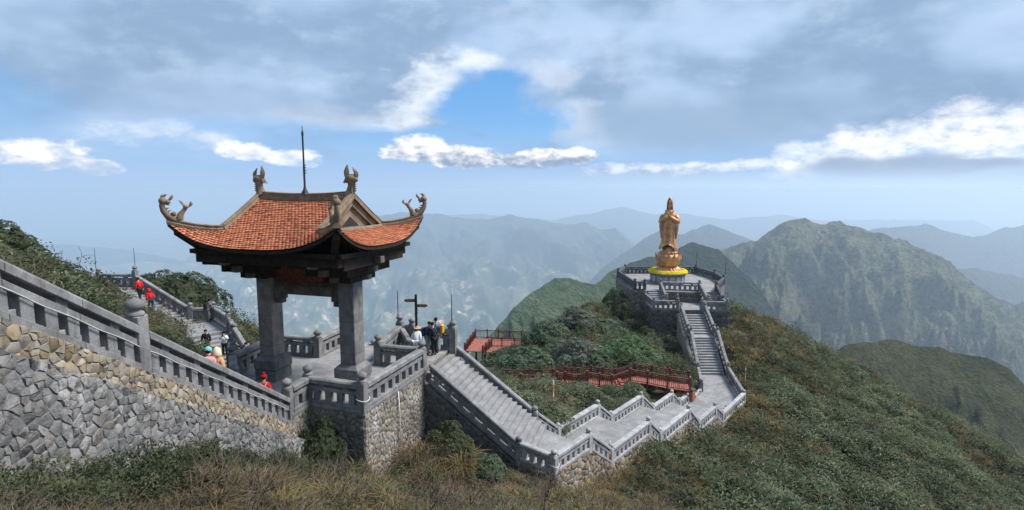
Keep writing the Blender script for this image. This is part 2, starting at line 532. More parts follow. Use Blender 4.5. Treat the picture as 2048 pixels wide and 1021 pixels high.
plain('bin_orange', (0.36, 0.12, 0.055), 0.5, 0.4, 0.2)
plain('bin_dark', (0.05, 0.055, 0.06), 0.5, 0.4, 0.2)

t = material('copper', 0.52, 0.5)
n = t.noise(t.pos, 1.6, 5, 0.6)
t.put(t.base, t.mix(t.ss(n, 0.35, 0.7), (0.42, 0.20, 0.09), (0.66, 0.355, 0.17)))
t.b.inputs['Metallic'].default_value = 0.35
bump(t, t.noise(t.pos, 7, 4, 0.6), 0.03, 0.5)
t = material('yellow_flowers', 0.8, 0.2)
t.put(t.base, t.mix(t.rnd, (0.62, 0.47, 0.01), (0.85, 0.72, 0.03)))

# foliage
def leafmat(name, cols, dry=None, dryamt=0.0, tuft=0.65):
    t = material(name, 0.7, 0.25)
    geo2 = t.new('ShaderNodeNewGeometry')
    c = t.ramp(t.add(t.mul(t.orand, tuft), t.mul(geo2.outputs['Random Per Island'], 1 - tuft)), [(i / (len(cols) - 1), c) for i, c in enumerate(cols)])
    n = t.noise(t.pos, 0.22, 4, 0.6)
    c = t.mix(t.mul(t.ss(n, 0.45, 0.68), 0.45), c, tuple(x * 0.6 for x in cols[0]))
    if dry:
        n2 = t.noise(t.vadd(t.pos, (31, 7, 2)), 0.13, 4, 0.6)
        c = t.mix(t.mul(t.ss(n2, 0.46, 0.62), dryamt), c, dry)
    t.put(t.base, c)
    # leaves let some light through
    tr = t.new('ShaderNodeBsdfTranslucent')
    t.put(tr.inputs[0], c)
    mx = t.new('ShaderNodeMixShader')
    mx.inputs[0].default_value = 0.32
    out = t.n['Material Output']
    t.l.new(t.b.outputs[0], mx.inputs[1]); t.l.new(tr.outputs[0], mx.inputs[2])
    t.l.new(mx.outputs[0], out.inputs[0])
leafmat('bamboo_leaf', [(0.085, 0.118, 0.070), (0.118, 0.160, 0.092), (0.155, 0.198, 0.118), (0.195, 0.22, 0.13)], (0.18, 0.16, 0.09), 0.25)
leafmat('bamboo_pale', [(0.105, 0.135, 0.082), (0.150, 0.185, 0.112), (0.19, 0.222, 0.14), (0.235, 0.245, 0.15)], (0.21, 0.185, 0.105), 0.28)
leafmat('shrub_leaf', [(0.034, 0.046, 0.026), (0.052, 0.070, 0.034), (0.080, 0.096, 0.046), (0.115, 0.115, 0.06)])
leafmat('rhodo_leaf', [(0.055, 0.090, 0.055), (0.078, 0.128, 0.070), (0.115, 0.165, 0.096), (0.155, 0.20, 0.125)], tuft=0.0)
leafmat('rhodo_bright', [(0.064, 0.125, 0.052), (0.094, 0.165, 0.07), (0.13, 0.205, 0.088)], tuft=0.0)
leafmat('rhodo_grey', [(0.070, 0.095, 0.076), (0.105, 0.132, 0.102), (0.15, 0.172, 0.136), (0.19, 0.205, 0.168)], tuft=0.0)
leafmat('dry_grass', [(0.15, 0.105, 0.050), (0.235, 0.175, 0.080), (0.30, 0.235, 0.11), (0.19, 0.13, 0.066), (0.22, 0.21, 0.085)])
plain('bark', (0.085, 0.065, 0.05), 0.9, 0.2, 0.4, 8)
plain('twig', (0.12, 0.095, 0.075), 0.9, 0.2, 0.4, 8)

t = material('soil', 0.95, 0.1)
n = t.noise(t.pos, 0.35, 6, 0.65); n2 = t.noise(t.pos, 3.0, 5, 0.65)
c = t.mix(t.ss(n, 0.4, 0.62), (0.050, 0.066, 0.036), (0.095, 0.085, 0.050))
c = t.mix(t.mul(t.ss(n2, 0.45, 0.7), 0.5), c, (0.036, 0.046, 0.026))
t.put(t.base, c)
bump(t, n2, 0.15, 0.8)

def hillmat(name, cols, sc, rock=None, rocksc=1.0, rough=0.95):
    t = material(name, rough, 0.1)
    p = t.scale(t.pos, sc)
    n = t.noise(p, 1.0, 7, 0.62); n2 = t.noise(p, 9.0, 6, 0.65); n3 = t.noise(t.scale(t.vadd(p, (4, 8, 3)), (1.0, 1.0, 0.45)), 5.0, 6, 0.65)
    c = t.mix(t.ss(n, 0.36, 0.64), cols[0], cols[1])
    c = t.mix(t.mul(t.ss(n2, 0.42, 0.66), 0.7), c, cols[2])
    if rock:
        c = t.mix(t.mul(t.ss(n3, 0.52, 0.66), rocksc), c, rock)
    t.put(t.base, c)
    bump(t, t.add(n2, t.mul(n3, 0.8)), 0.45 / sc, 0.9)
hillmat('scrub_hill', [(0.062, 0.078, 0.044), (0.11, 0.115, 0.065), (0.028, 0.038, 0.022)], 0.06, (0.13, 0.11, 0.065), 0.7)
hillmat('grass_hill', [(0.095, 0.145, 0.08), (0.145, 0.19, 0.10), (0.07, 0.105, 0.06)], 0.011)
hillmat('forest_ridge', [(0.035, 0.055, 0.04), (0.06, 0.08, 0.052), (0.018, 0.030, 0.024)], 0.010)
hillmat('rocky_mountain', [(0.095, 0.118, 0.064), (0.24, 0.235, 0.125), (0.044, 0.058, 0.038)], 0.0075, (0.30, 0.285, 0.21), 0.5)
hillmat('far_mountain', [(0.05, 0.07, 0.05), (0.085, 0.10, 0.065), (0.03, 0.045, 0.036)], 0.0025)

def fields(name, forest, zlo, zhi):
    """farmland and bare plots, forest above a height"""
    t = material(name, 0.95, 0.1)
    p = t.scale(t.pos, 0.0011)
    n = t.noise(p, 1.0, 8, 0.62); n2 = t.noise(t.vadd(p, (3, 5, 0)), 5.0, 7, 0.62); n3 = t.noise(t.vadd(p, (8, 1, 0)), 0.8, 5, 0.6)
    c = t.mix(t.ss(n, 0.38, 0.62), (0.05, 0.075, 0.045), (0.13, 0.15, 0.09))
    c = t.mix(t.mul(t.ss(n2, 0.50, 0.66), 0.85), c, (0.36, 0.29, 0.20))
    c = t.mix(t.mul(t.mul(t.ss(n2, 0.57, 0.68), t.ss(n3, 0.42, 0.58)), 0.95), c, (0.80, 0.58, 0.45))
    if forest:
        z = t.sep(t.pos)[2]
        c2 = t.mix(t.ss(n2, 0.35, 0.65), (0.035, 0.052, 0.038), (0.075, 0.09, 0.06))
        c = t.mix(t.ss(t.add(z, t.mul(t.sub(n, 0.5), 500)), zlo, zhi), c, c2)
    t.put(t.base, c)
fields('valley', False, 0, 0)
fields('farm_mountain', True, -1250, -950)
t = material('town_wall', 0.7, 0.2)
t.put(t.base, t.ramp(t.rnd, [(0, (0.40, 0.38, 0.36)), (0.6, (0.33, 0.29, 0.25)), (0.85, (0.45, 0.44, 0.42)), (1, (0.35, 0.20, 0.15))]))

# cloth and people
for nm, c in dict(skin=(0.50, 0.31, 0.22), hair=(0.012, 0.010, 0.010), red_cloth=(0.55, 0.015, 0.02), red_knit=(0.50, 0.01, 0.02), jeans=(0.05, 0.13, 0.26),
                  navy=(0.018, 0.032, 0.085), blue_cloth=(0.03, 0.11, 0.36), black_cloth=(0.016, 0.017, 0.02), grey_cloth=(0.14, 0.145, 0.15), grey_trousers=(0.24, 0.25, 0.25),
                  yellow_cloth=(0.62, 0.32, 0.02), white_cloth=(0.68, 0.70, 0.74), tan_cloth=(0.50, 0.28, 0.13), cream_cloth=(0.66, 0.53, 0.37), pink_cloth=(0.68, 0.28, 0.28),
                  teal_cloth=(0.16, 0.42, 0.46), orange_cloth=(0.80, 0.25, 0.03), khaki=(0.42, 0.32, 0.18), shoe=(0.03, 0.03, 0.032)).items():
    plain(nm, c, 0.85, 0.2, 0.18, 25)

# ------------------------------------------------------------------ key places (metres, camera eye at the origin)
ZT = -8.58                                    # pavilion terrace floor
FZ = [-12.40, -14.02, -15.25, -16.70, -17.80]  # floors of the stepped walk, top to bottom
ZFORE, ZPLAT = -13.70, -12.40                 # statue forecourt and platform
F_ = Vector((math.cos(-0.297), math.sin(-0.297), 0))   # pavilion front direction
G_ = Vector((-F_.y, F_.x, 0))
PC = Vector((-8.903, 23.743, 0))              # pavilion centre
def pav(a, b, z): return Vector((PC.x + F_.x * a + G_.x * b, PC.y + F_.y * a + G_.y * b, z))

WO = {k: Vector((x, y, 0)) for k, (x, y) in dict(P=(1.85, 22.91), Q=(3.67, 25.15), R=(5.07, 26.86), S=(7.83, 30.24), T=(8.84, 31.49), U=(11.69, 34.98), V=(12.84, 36.38), W=(15.0, 39.04), X=(16.03, 40.28), Y=(19.49, 44.54)).items()}
WI = {k: Vector((x, y, 0)) for k, (x, y) in dict(B=(2.56, 29.38), C=(5.30, 32.74), D=(6.35, 34.01), E=(9.11, 37.39), F=(10.37, 38.95), G=(12.55, 41.61), H=(13.52, 42.80), I=(15.3, 45.0)).items()}
PO = Vector((0.335, 24.22, 0)); PA = Vector((1.21, 27.76, 0))
SD = Vector((0.968, -0.25, 0)); TD = Vector((0.25, 0.968, 0))
T1 = Vector((-4.30, 25.45, 0)); T2 = Vector((-3.45, 29.0, 0))
TERRACE = [(-8.6, 20.25), (-8.27, 21.55), (-5.85, 20.70), (-4.30, 25.45), (-3.40, 28.75), (-6.15, 29.60), (-9.2, 30.5), (-9.95, 27.45), (-12.25, 28.1), (-12.9, 24.6), (-11.35, 21.9)]
def stair_z(y): return -9.0 + (20.2 - y) * 0.608      # foot of the near stair's balustrade
PLAT = [(15.0, 67.0), (16.3, 66.4), (24.6, 65.2), (27.5, 70.1), (28.0, 74.8), (27.1, 80.2), (16.6, 80.2), (14.75, 76.0)]
FORE = [(16.1, 61.8), (24.5, 61.0), (24.9, 65.3), (16.2, 66.5)]

def inside(poly, x, y):
    c = np.zeros(np.shape(x), bool)
    n = len(poly)
    for i in range(n):
        x0, y0 = poly[i][0], poly[i][1]; x1, y1 = poly[(i + 1) % n][0], poly[(i + 1) % n][1]
        if y0 == y1: continue
        k = ((y0 > y) != (y1 > y)) & (x < (x1 - x0) * (y - y0) / (y1 - y0) + x0)
        c ^= k
    return c
def grow(poly, d):
    cx = sum(p[0] for p in poly) / len(poly); cy = sum(p[1] for p in poly) / len(poly)
    out = []
    for p in poly:
        v = Vector((p[0] - cx, p[1] - cy)); l = v.length
        v = v * ((l + d) / l)
        out.append((cx + v.x, cy + v.y))
    return out
# footprints (polygon, floor height) that the ground has to stay under
FOOT = [
    (TERRACE, ZT),
    ([(-8.4, 3), (-8.4, 20.4), (-11.4, 20.9), (-11.4, 3)], 'near_stair'),
    ([(T1.x, T1.y), (PO.x, PO.y), (PA.x, PA.y), (T2.x, T2.y)], 'main_stair'),
    ([(PO.x, PO.y), (WO['P'].x, WO['P'].y), (WO['Q'].x, WO['Q'].y), (WI['B'].x, WI['B'].y), (PA.x, PA.y)], FZ[0]),
    ([(WO['Q'].x, WO['Q'].y), (WO['S'].x, WO['S'].y), (WI['C'].x, WI['C'].y), (WI['B'].x, WI['B'].y)], FZ[1]),
    ([(WO['S'].x, WO['S'].y), (WO['U'].x, WO['U'].y), (WI['E'].x, WI['E'].y), (WI['C'].x, WI['C'].y)], FZ[2]),
    ([(WO['U'].x, WO['U'].y), (WO['W'].x, WO['W'].y), (WI['G'].x, WI['G'].y), (WI['E'].x, WI['E'].y)], FZ[3]),
    ([(WO['W'].x, WO['W'].y), (WO['Y'].x, WO['Y'].y), (20.6, 51.3), (18.0, 51.3), (16.8, 47.0), (WI['I'].x, WI['I'].y), (WI['G'].x, WI['G'].y)], FZ[4]),
    ([(18.0, 51.2), (20.6, 51.2), (21.5, 60.2), (18.9, 60.2)], 'upper_stair'),
    (FORE, ZFORE), (PLAT, ZPLAT),
]
CTRL = [  # ground heights: x, y, z
    (0, -6, -1.4), (0, 0, -2.4), (-4, 2, -2.2), (4, 2, -4.2), (12, 2, -9), (25, 2, -17), (45, 5, -30),
    (-7.2, 7.5, -5.0), (-7.4, 10, -6.0), (-7.3, 12.5, -7.1), (-7.2, 16, -9.2), (-7.2, 19.2, -11.0), (-5.4, 9, -6.2), (-4.5, 12.5, -8.2), (-3.8, 16.5, -10.3),
    (-5.0, 19.5, -11.6), (-3.6, 24.0, -12.8), (-3.2, 21, -12.1), (-1.5, 18.8, -11.8), (0, 22.6, -13.4), (0, 8, -6.6), (0, 13, -9.2), (4, 10, -9.0), (4, 18, -12.2),
    (2.2, 22.2, -13.4), (4.6, 24.6, -14.7), (6.4, 26.4, -15.4), (8.9, 30.0, -16.3), (10.2, 31.4, -17.0), (13.0, 35, -17.9), (14.3, 36.6, -18.3), (17.5, 40.4, -18.9), (20.6, 44.6, -18.9),
    (10, 20, -15.5), (15, 25, -17.8), (20, 30, -19.4), (25, 38, -20.4), (22, 20, -19.8), (35, 30, -24.5), (35, 42, -23.4), (45, 40, -28.5), (55, 40, -34), (60, 55, -33.5), (75, 50, -45),
    (22.5, 50, -18.6), (23, 56, -17.0), (26, 62, -16.2), (28.5, 66, -16.0), (32, 62, -18.6), (31, 72, -17.5), (36, 70, -20.2), (40, 62, -22.2), (44, 64, -23.8), (48, 58, -26.2), (53, 56, -29.2), (30, 52, -20.2), (38, 52, -23.0),
    (40, 82, -27), (50, 75, -32), (62, 68, -38), (80, 80, -55),
    (20, 72, -14.2), (15, 62, -17.2), (17.5, 60.6, -17.6), (14.5, 67, -16.2), (14.0, 75, -17.0), (21, 84, -20), (10, 66, -15.6), (7.2, 63, -16.2), (2.5, 62, -18.2), (-1.5, 60, -19.8), (12, 60, -17.2), (8, 56, -17.0), (3, 55, -18.0), (-3, 55, -20.2),
    (16.5, 55, -18.2), (15, 50, -17.6), (10.5, 51, -17.4), (4, 50, -18.1), (-2, 48, -18.4), (13, 46.5, -17.6), (8, 45.5, -17.6), (3, 45.5, -17.9), (-2, 42, -15.6),
    (2, 34, -14.4), (5, 38, -15.7), (8.3, 40.5, -16.8), (11.5, 43.8, -17.8), (0.6, 30.5, -13.3), (-1.5, 31, -12.4), (-2, 36, -14.0), (-4.5, 33, -13.0),
    (-8, 34, -13.8), (-13, 33, -13.0), (-14, 28, -11.0), (-12, 40, -17), (-5, 62, -24), (-14, 60, -28), (-30, 60, -26), (-40, 75, -40), (-2, 75, -30), (8, 80, -28),
    (-11.9, 4, 0.9), (-12, 8, -1.8), (-12, 12, -3.6), (-12, 16, -5.9), (-12.2, 20, -8.4), (-14, 10, -1.9), (-15, 14, -2.9), (-15, 18, -4.9), (-15.5, 22, -7.0), (-15.5, 26, -9.2), (-18.5, 16, -2.2), (-18.5, 20, -3.2), (-19, 24, -5.0), (-19, 28, -7.8), (-19, 32, -9.8),
    (-22, 20, -2.0), (-23, 26, -5.2), (-24, 31, -8.0), (-23, 34.5, -9.9), (-28, 34, -8.4), (-30, 28, -5.0), (-33, 38, -8.2), (-29, 44.5, -9.2), (-24, 46, -12.5), (-20.5, 44, -13.5), (-18.2, 40, -13.2), (-25.5, 38, -10.6), (-16.2, 36, -12.9), (-17, 33, -12.4), (-15, 31, -12.6), (-35, 20, 1.0), (-35, 45, -9.5), (-45, 30, -3), (-30, 52, -16), (-22, 52, -22), (-20, 5, 2.0), (-30, 8, 4), (-19.5, 31, -10.0), (-21.6, 33.4, -10.9), (-18.6, 32.2, -12.2), (-26.5, 36.6, -10.2), (-29.5, 37.5, -9.0),
]
_c = np.array(CTRL, float)
def _tps(r2): return 0.5 * r2 * np.log(r2 + 1e-9)
_n = len(_c)
_A = np.zeros((_n + 3, _n + 3))
_A[:_n, :_n] = _tps(((_c[:, None, :2] - _c[None, :, :2]) ** 2).sum(-1)) + np.eye(_n) * 0.6
_A[:_n, _n] = 1; _A[:_n, _n + 1:] = _c[:, :2]; _A[_n, :_n] = 1; _A[_n + 1:, :_n] = _c[:, :2].T
_w = np.linalg.solve(_A, np.r_[_c[:, 2], 0, 0, 0])
def ground_z(x, y):
    x = np.asarray(x, float); y = np.asarray(y, float)
    sh = x.shape
    x = x.ravel(); y = y.ravel()
    z = np.zeros(len(x))
    for i in range(0, len(x), 20000):
        s = slice(i, i + 20000)
        r2 = (x[s, None] - _c[None, :, 0]) ** 2 + (y[s, None] - _c[None, :, 1]) ** 2
        z[s] = _tps(r2) @ _w[:_n] + _w[_n] + _w[_n + 1] * x[s] + _w[_n + 2] * y[s]
    far = np.maximum(0, np.hypot(x - 5, y - 35) - 62)
    z = z - 0.012 * far ** 2 * 0.5
    d = np.hypot(x, y)
    z = z + fbm(x * 0.16, y * 0.16, 4, 3) * np.clip((d - 6) / 30, 0.12, 0.75) + 0.42 * np.maximum(0, fbm(x * 0.42, y * 0.42, 2, 8)) * np.clip((d - 10) / 20, 0.3, 1)
    for poly, lv in FOOT:
        k = inside(grow(poly, 0.35), x, y)
        if not k.any(): continue
        if lv == 'near_stair': cap = stair_z(y[k]) - 1.2
        elif lv == 'main_stair':
            l = (x[k] - T1.x) * SD.x + (y[k] - T1.y) * SD.y
            cap = ZT - 0.9 - np.clip(l / 4.7, 0, 1) * (ZT - FZ[0])
        elif lv == 'upper_stair': cap = FZ[4] - 0.8 + np.clip((y[k] - 51.3) / 8.6, 0, 1) * (ZFORE - FZ[4])
        else: cap = lv - 0.9
        z[k] = np.minimum(z[k], cap)
    return z.reshape(sh)

gx = np.concatenate([np.arange(-70, -16, 1.2), np.arange(-16, 26, 0.55), np.arange(26, 110, 1.2)])
gy = np.concatenate([np.arange(-10, 52, 0.6), np.arange(52, 150, 1.3)])
GX, GY = np.meshgrid(gx, gy, indexing='ij')
GZ = ground_z(GX, GY)
me = np_mesh('ground', np.stack([GX.ravel(), GY.ravel(), GZ.ravel()], 1), grid_faces(len(gx), len(gy)), 'soil')
o = place('ground', me)
tag(o, 'scrub covered ridge top falling away on both sides', 'ground', kind='structure')

# ------------------------------------------------------------------ hills, mountains, valley
RELIEF = []
def mountain(name, label, crest, mat, front, back, slope_f, slope_b, amp, wl, seed, ns=220, nc=90, rough=0.5, crest_amp=0.0, power=1.0, skew=0.0, fine=0.14):
    """a ridge with its crest along a line on the map, falling to both sides with spurs and gullies"""
    c = np.array(crest, float)
    seg = np.r_[0, np.cumsum(np.hypot(np.diff(c[:, 0]), np.diff(c[:, 1])))]
    s = np.linspace(0, seg[-1], ns)
    X = np.interp(s, seg, c[:, 0]); Y = np.interp(s, seg, c[:, 1]); Z = np.interp(s, seg, c[:, 2])
    k = np.ones(7) / 7
    for A in (X, Y): A[3:-3] = np.convolve(A, k, 'valid')
    Z[1:-1] = (Z[:-2] + 2 * Z[1:-1] + Z[2:]) / 4
    mid = np.array([X.mean(), Y.mean()]); d = -mid / np.hypot(*mid)
    q = np.linspace(-1, 1, nc)
    cc = np.where(q < 0, -(np.abs(q) ** 1.5) * back, (np.abs(q) ** 1.5) * front)
    PX = X[:, None] + d[0] * cc[None]; PY = Y[:, None] + d[1] * cc[None]
    drop = np.where(cc > 0, slope_f * np.abs(cc) ** power * (front ** (1 - power)), slope_b * np.abs(cc))
    w = np.clip(np.abs(cc) / (0.35 * front), 0, 1)[None]
    u = PX / wl; v = PY / wl
    rn = ridged(u, v, 5, seed, rough) - 0.9
    spur = ridged(s[:, None] / (wl * 1.15) + 0.55 * fbm(u * 0.6, v * 0.6, 3, seed + 9) + 0.35 * cc[None] / wl * skew, cc[None] / (wl * 4.5), 4, seed + 20, 0.5) - 0.8
    H = Z[:, None] - drop[None] + amp * (rn * 0.5 + spur * 0.8) * (0.06 + 0.94 * w)
    H += amp * fine * (ridged(u * 3.7 + 0.4 * fbm(u * 2, v * 2, 2, seed + 3), v * 3.7, 4, seed + 60, 0.55) - 0.9) * (0.15 + 0.85 * w)
    H += crest_amp * fbm(s[:, None] / (wl * 0.35), cc[None] / (wl * 0.6), 4, seed + 40)
    me = np_mesh(name, np.stack([PX.ravel(), PY.ravel(), H.ravel()], 1), grid_faces(ns, nc), mat)
    o = place(name, me)
    RELIEF.append(o)
    return tag(o, label, 'mountain' if 'mountain' in name else 'hill', kind='structure')

mountain('hill', 'dark scrubby round hill right of the near slope', [(151.9, 300, -116), (184.7, 320, -102), (205.3, 330, -96), (243.3, 345, -96.5), (280.1, 350, -103.6), (302.5, 345, -108), (313, 335, -113), (322, 325, -128), (345, 310, -160)],
         'scrub_hill', 190, 160, 0.62, 0.5, 13, 75, 3, 380, 200, 0.6, 1.8)
mountain('hill', 'smooth green pointed hill behind the red deck', [(-75.91, 560, -200), (-48.76, 620, -192.5), (-24.7, 680, -180.5), (17.79, 740, -148.7), (63.29, 800, -128), (96.28, 830, -138), (130, 850, -147.7), (154.5, 880, -136.6), (182.6, 900, -129), (228.7, 900, -150), (307.3, 880, -213)],
         'grass_hill', 420, 300, 0.62, 0.6, 46, 190, 5, 320, 180, 0.5, 2.2, skew=0.4)
mountain('mountain', 'dark blue wooded ridge just behind the statue platform', [(128, 1300, -314), (218.9, 1350, -231), (303.2, 1400, -194), (406.3, 1450, -176.7), (491.8, 1500, -148.3), (563.1, 1480, -164), (622.3, 1420, -236), (672.1, 1350, -326), (730, 1250, -450)],
         'forest_ridge', 900, 700, 0.7, 0.6, 100, 330, 7, 320, 160, 0.5, 4.5, skew=0.4)
mountain('mountain', 'big rocky mountain with sunlit spurs on the right', [(600, 3100, -680), (845.2, 3000, -499), (999.5, 2900, -375), (1091, 2800, -310), (1222, 2700, -249.5), (1269, 2600, -193), (1385, 2600, -152.5), (1457, 2600, -169), (1550, 2600, -155), (1664, 2550, -208), (1770, 2500, -231), (1861, 2400, -310), (1940, 2300, -383), (2088, 2200, -490), (2300, 2100, -600), (2600, 2000, -720)],
         'rocky_mountain', 1700, 1500, 0.62, 0.6, 300, 430, 11, 560, 300, 0.55, 10.0, skew=0.5, fine=0.22)
mountain('mountain', 'blue shoulder low at the right edge', [(2900, 4100, -820), (3155, 4200, -699), (3460, 4300, -635), (3782, 4400, -642), (4148, 4400, -732), (4465, 4300, -776), (5200, 4300, -800)],
         'far_mountain', 2200, 1500, 0.55, 0.5, 170, 800, 13, 160, 80, 0.45, 12.0)
mountain('mountain', 'pale far peaks right of the rocky mountain', [(3200, 6500, -900), (3662, 6500, -720), (4238, 6500, -482), (4603, 6600, -477), (4957, 6600, -411), (5269, 6600, -537), (5574, 6600, -580), (5955, 6700, -497), (6408, 6800, -442), (7154, 7000, -328), (8500, 7000, -250)],
         'far_mountain', 3000, 2000, 0.5, 0.5, 260, 1100, 17, 240, 80, 0.45, 18.0)
mountain('mountain', 'long hazy mountain range behind the pavilion', [(-6500, 11000, -1350), (-5400, 10700, -1150), (-4441, 10500, -874), (-3629, 10400, -582), (-3029, 10300, -483), (-2445, 10200, -496), (-2032, 10000, -423), (-1397, 10000, -450), (-836.9, 9800, -530), (-431.9, 9700, -542), (-34.86, 9600, -459), (478.3, 9400, -526), (887.3, 9200, -615), (1236, 9000, -544), (1443, 9000, -684), (1650, 8800, -612), (1894, 8600, -874), (2284, 8400, -1241), (2600, 8300, -1500)],
         'farm_mountain', 5200, 3000, 0.24, 0.4, 330, 1300, 19, 420, 180, 0.52, 26.0, 0.8, 0.3)
mountain('mountain', 'hazy ridge running down to the left behind the statue', [(100, 5400, -1500), (548.9, 5600, -1141), (818.6, 5700, -948), (1167, 5900, -708), (1456, 6000, -527), (1645, 6100, -463), (1899, 6200, -516), (2305, 6400, -404), (2643, 6500, -541), (3051, 6600, -670), (3485, 6600, -853)],
         'far_mountain', 2600, 2000, 0.55, 0.5, 220, 900, 23, 240, 90, 0.45, 16.0)
mountain('mountain', 'faintest mountain line on the horizon', [(-4500, 17500, -1300), (-2157, 16500, -803), (-929.2, 16000, -721), (1172, 15000, -839), (2936, 15000, -499), (3757, 15000, -676), (4711, 15000, -703), (5806, 15000, -839), (7298, 15000, -703), (8398, 15000, -866), (10030, 15000, -839), (13000, 15500, -900)],
         'far_mountain', 4000, 3000, 0.3, 0.3, 260, 2200, 29, 260, 60, 0.45, 40.0)
mountain('mountain', 'faint blue mountain far behind the left stairs', [(-15500, 12500, -1500), (-12620, 12500, -1385), (-11010, 12500, -1293), (-9909, 12000, -1197), (-9038, 12000, -1263), (-8170, 12000, -1385), (-7105, 11500, -1486), (-6067, 11500, -1640), (-4913, 11500, -1760)],
         'far_mountain', 3500, 3000, 0.28, 0.3, 120, 1600, 31, 200, 60, 0.45, 18.0)
# slopes that carry the near hills down into the valley
ZV = -1620
_r = np.concatenate([np.linspace(0, 3000, 24), np.linspace(3400, 42000, 60)])
_a = np.linspace(0, 2 * np.pi, 181)
RR, AA = np.meshgrid(_r, _a, indexing='ij')
VX, VY = RR * np.sin(AA), RR * np.cos(AA)
VZ = ZV + 70 * fbm(VX / 2600, VY / 2600, 5, 51) + 60 * ridged(VX / 5200, VY / 5200, 3, 57)
VZ = VZ - np.clip((RR - 20000) / 20000, 0, 1) * 250
me = np_mesh('valley', np.stack([VX.ravel(), VY.ravel(), VZ.ravel()], 1), grid_faces(len(_r), len(_a)), 'valley')
o = place('valley', me)
tag(o, 'hazy valley floor with fields and villages far below', 'valley', kind='structure')
from mathutils.bvhtree import BVHTree
_tree = []
for _o in RELIEF:
    if 'behind the pavilion' in _o['label'] or 'running down to the left' in _o['label']:
        _tree.append(BVHTree.FromPolygons([v.co for v in _o.data.vertices], [p.vertices for p in _o.data.polygons]))
def valley_z(x, y):
    z = _valley_z(x, y)
    for i in range(len(x)):
        for t_ in _tree:
            h = t_.ray_cast(Vector((x[i], y[i], 500)), Vector((0, 0, -1)))
            if h[0] is not None: z[i] = max(z[i], h[0].z)
    return z
def _valley_z(x, y):
    return ZV + 70 * fbm(x / 2600, y / 2600, 5, 51) + 60 * ridged(x / 5200, y / 5200, 3, 57)
# the towns: thousands of far roofs that read as one speckle
tv, tf = [], []
def town(cx, cy, rx, ry, n, size):
    px = cx + rng.normal(0, 1, n) * rx; py = cy + rng.normal(0, 1, n) * ry
    keep = fbm(px / 500, py / 500, 3, 77) > -0.15
    px, py = px[keep], py[keep]
    pz = valley_z(px, py) - 8
    for x, y, z in zip(px, py, pz):
        a, b, h = size * random.uniform(0.6, 1.6), size * random.uniform(0.6, 1.6), random.uniform(12, 18)
        k = len(tv)
        t_ = random.uniform(0, 1.57); c_, s_ = math.cos(t_), math.sin(t_)
        for zz in (z, z + h):
            for ux, uy in ((-a, -b), (a, -b), (a, b), (-a, b)):
                tv.append((x + ux * c_ - uy * s_, y + ux * s_ + uy * c_, zz))
        tf.extend([(k + 4, k + 5, k + 6, k + 7), (k, k + 1, k + 5, k + 4), (k + 1, k + 2, k + 6, k + 5), (k + 2, k + 3, k + 7, k + 6), (k + 3, k, k + 4, k + 7)])
for cx_, cy_, rx_, ry_, n_ in ((-2900, 6700, 420, 160, 420), (-2500, 6300, 300, 110, 260), (-1700, 6100, 300, 120, 300), (-1500, 7300, 260, 120, 160), (-3300, 5600, 350, 140, 300), (-800, 6500, 240, 120, 140), (-4200, 7000, 500, 200, 420), (-2200, 5200, 260, 90, 200), (-600, 5300, 200, 70, 120), (-2700, 8300, 300, 130, 160), (-900, 5000, 180, 60, 120), (-1250, 5700, 200, 80, 160)):
    town(cx_, cy_, rx_, ry_, n_, 4.2)
me = np_mesh('town', np.array(tv), np.array(tf), 'town_wall', False)
tag(place('town', me), 'pale speckle of far villages on the valley floor', 'town', kind='stuff')

# ------------------------------------------------------------------ the air
hb = MB().box(-43000, 43000, -43000, 43000, -2700, 5.0)
hm = bpy.data.materials.new('haze_air')
hm.use_nodes = True
hn = hm.node_tree
hn.nodes.clear()
ho = hn.nodes.new('ShaderNodeOutputMaterial')
pv = hn.nodes.new('ShaderNodeVolumePrincipled')
pv.inputs['Color'].default_value = (0.70, 0.84, 1.0, 1)
pv.inputs['Density'].default_value = HAZE
pv.inputs['Anisotropy'].default_value = 0.35
hn.links.new(pv.outputs[0], ho.inputs['Volume'])
MAT['haze_air'] = hm
o = hb.obj('haze', 'haze_air', origin=(0, 0, 0))
tag(o, 'thin blue mountain haze filling the air', 'haze', kind='stuff')

# ------------------------------------------------------------------ stone balustrades
def V3(p, z=None): return Vector((p[0], p[1], p[2] if z is None else z))

_post_cache = {}
def post_meshes(w, hs, fs, mat):
    """shaft from -drop to hs with a moulded cap, and a bud finial of scale fs"""
    key = (round(w, 3), round(hs, 2), round(fs, 3), mat)
    if key not in _post_cache:
        h = w / 2
        m = MB()
        m.box(-h, h, -h, h, -0.22, hs)
        shaft = m.mesh('post', mat, bevel=0.018)
        k = fs
        prof = [(0.13 * k, -0.03 * k), (0.185 * k, 0.0), (0.195 * k, 0.035 * k), (0.175 * k, 0.085 * k), (0.125 * k, 0.11 * k), (0.12 * k, 0.14 * k), (0.17 * k, 0.18 * k), (0.195 * k, 0.24 * k), (0.185 * k, 0.30 * k), (0.135 * k, 0.36 * k), (0.06 * k, 0.395 * k), (0.012 * k, 0.43 * k)]
        fin = MB().lathe(prof, n=18).mesh('finial', mat, smooth=60)
        _post_cache[key] = (shaft, fin)
    return _post_cache[key]

def add_post(parent, x, y, z, top, rot=0.0, w=0.30, fs=0.8, mat='granite'):
    """floor z, finial top height"""
    hs = top - z - 0.40 * fs
    sh, fi = post_meshes(w, hs, fs, mat)
    p = place('post', sh, parent, (x, y, z), (0, 0, rot))
    f = place('finial', fi, None, (x, y, z + hs))
    f.parent = p
    f.location = (0, 0, hs)
    return p

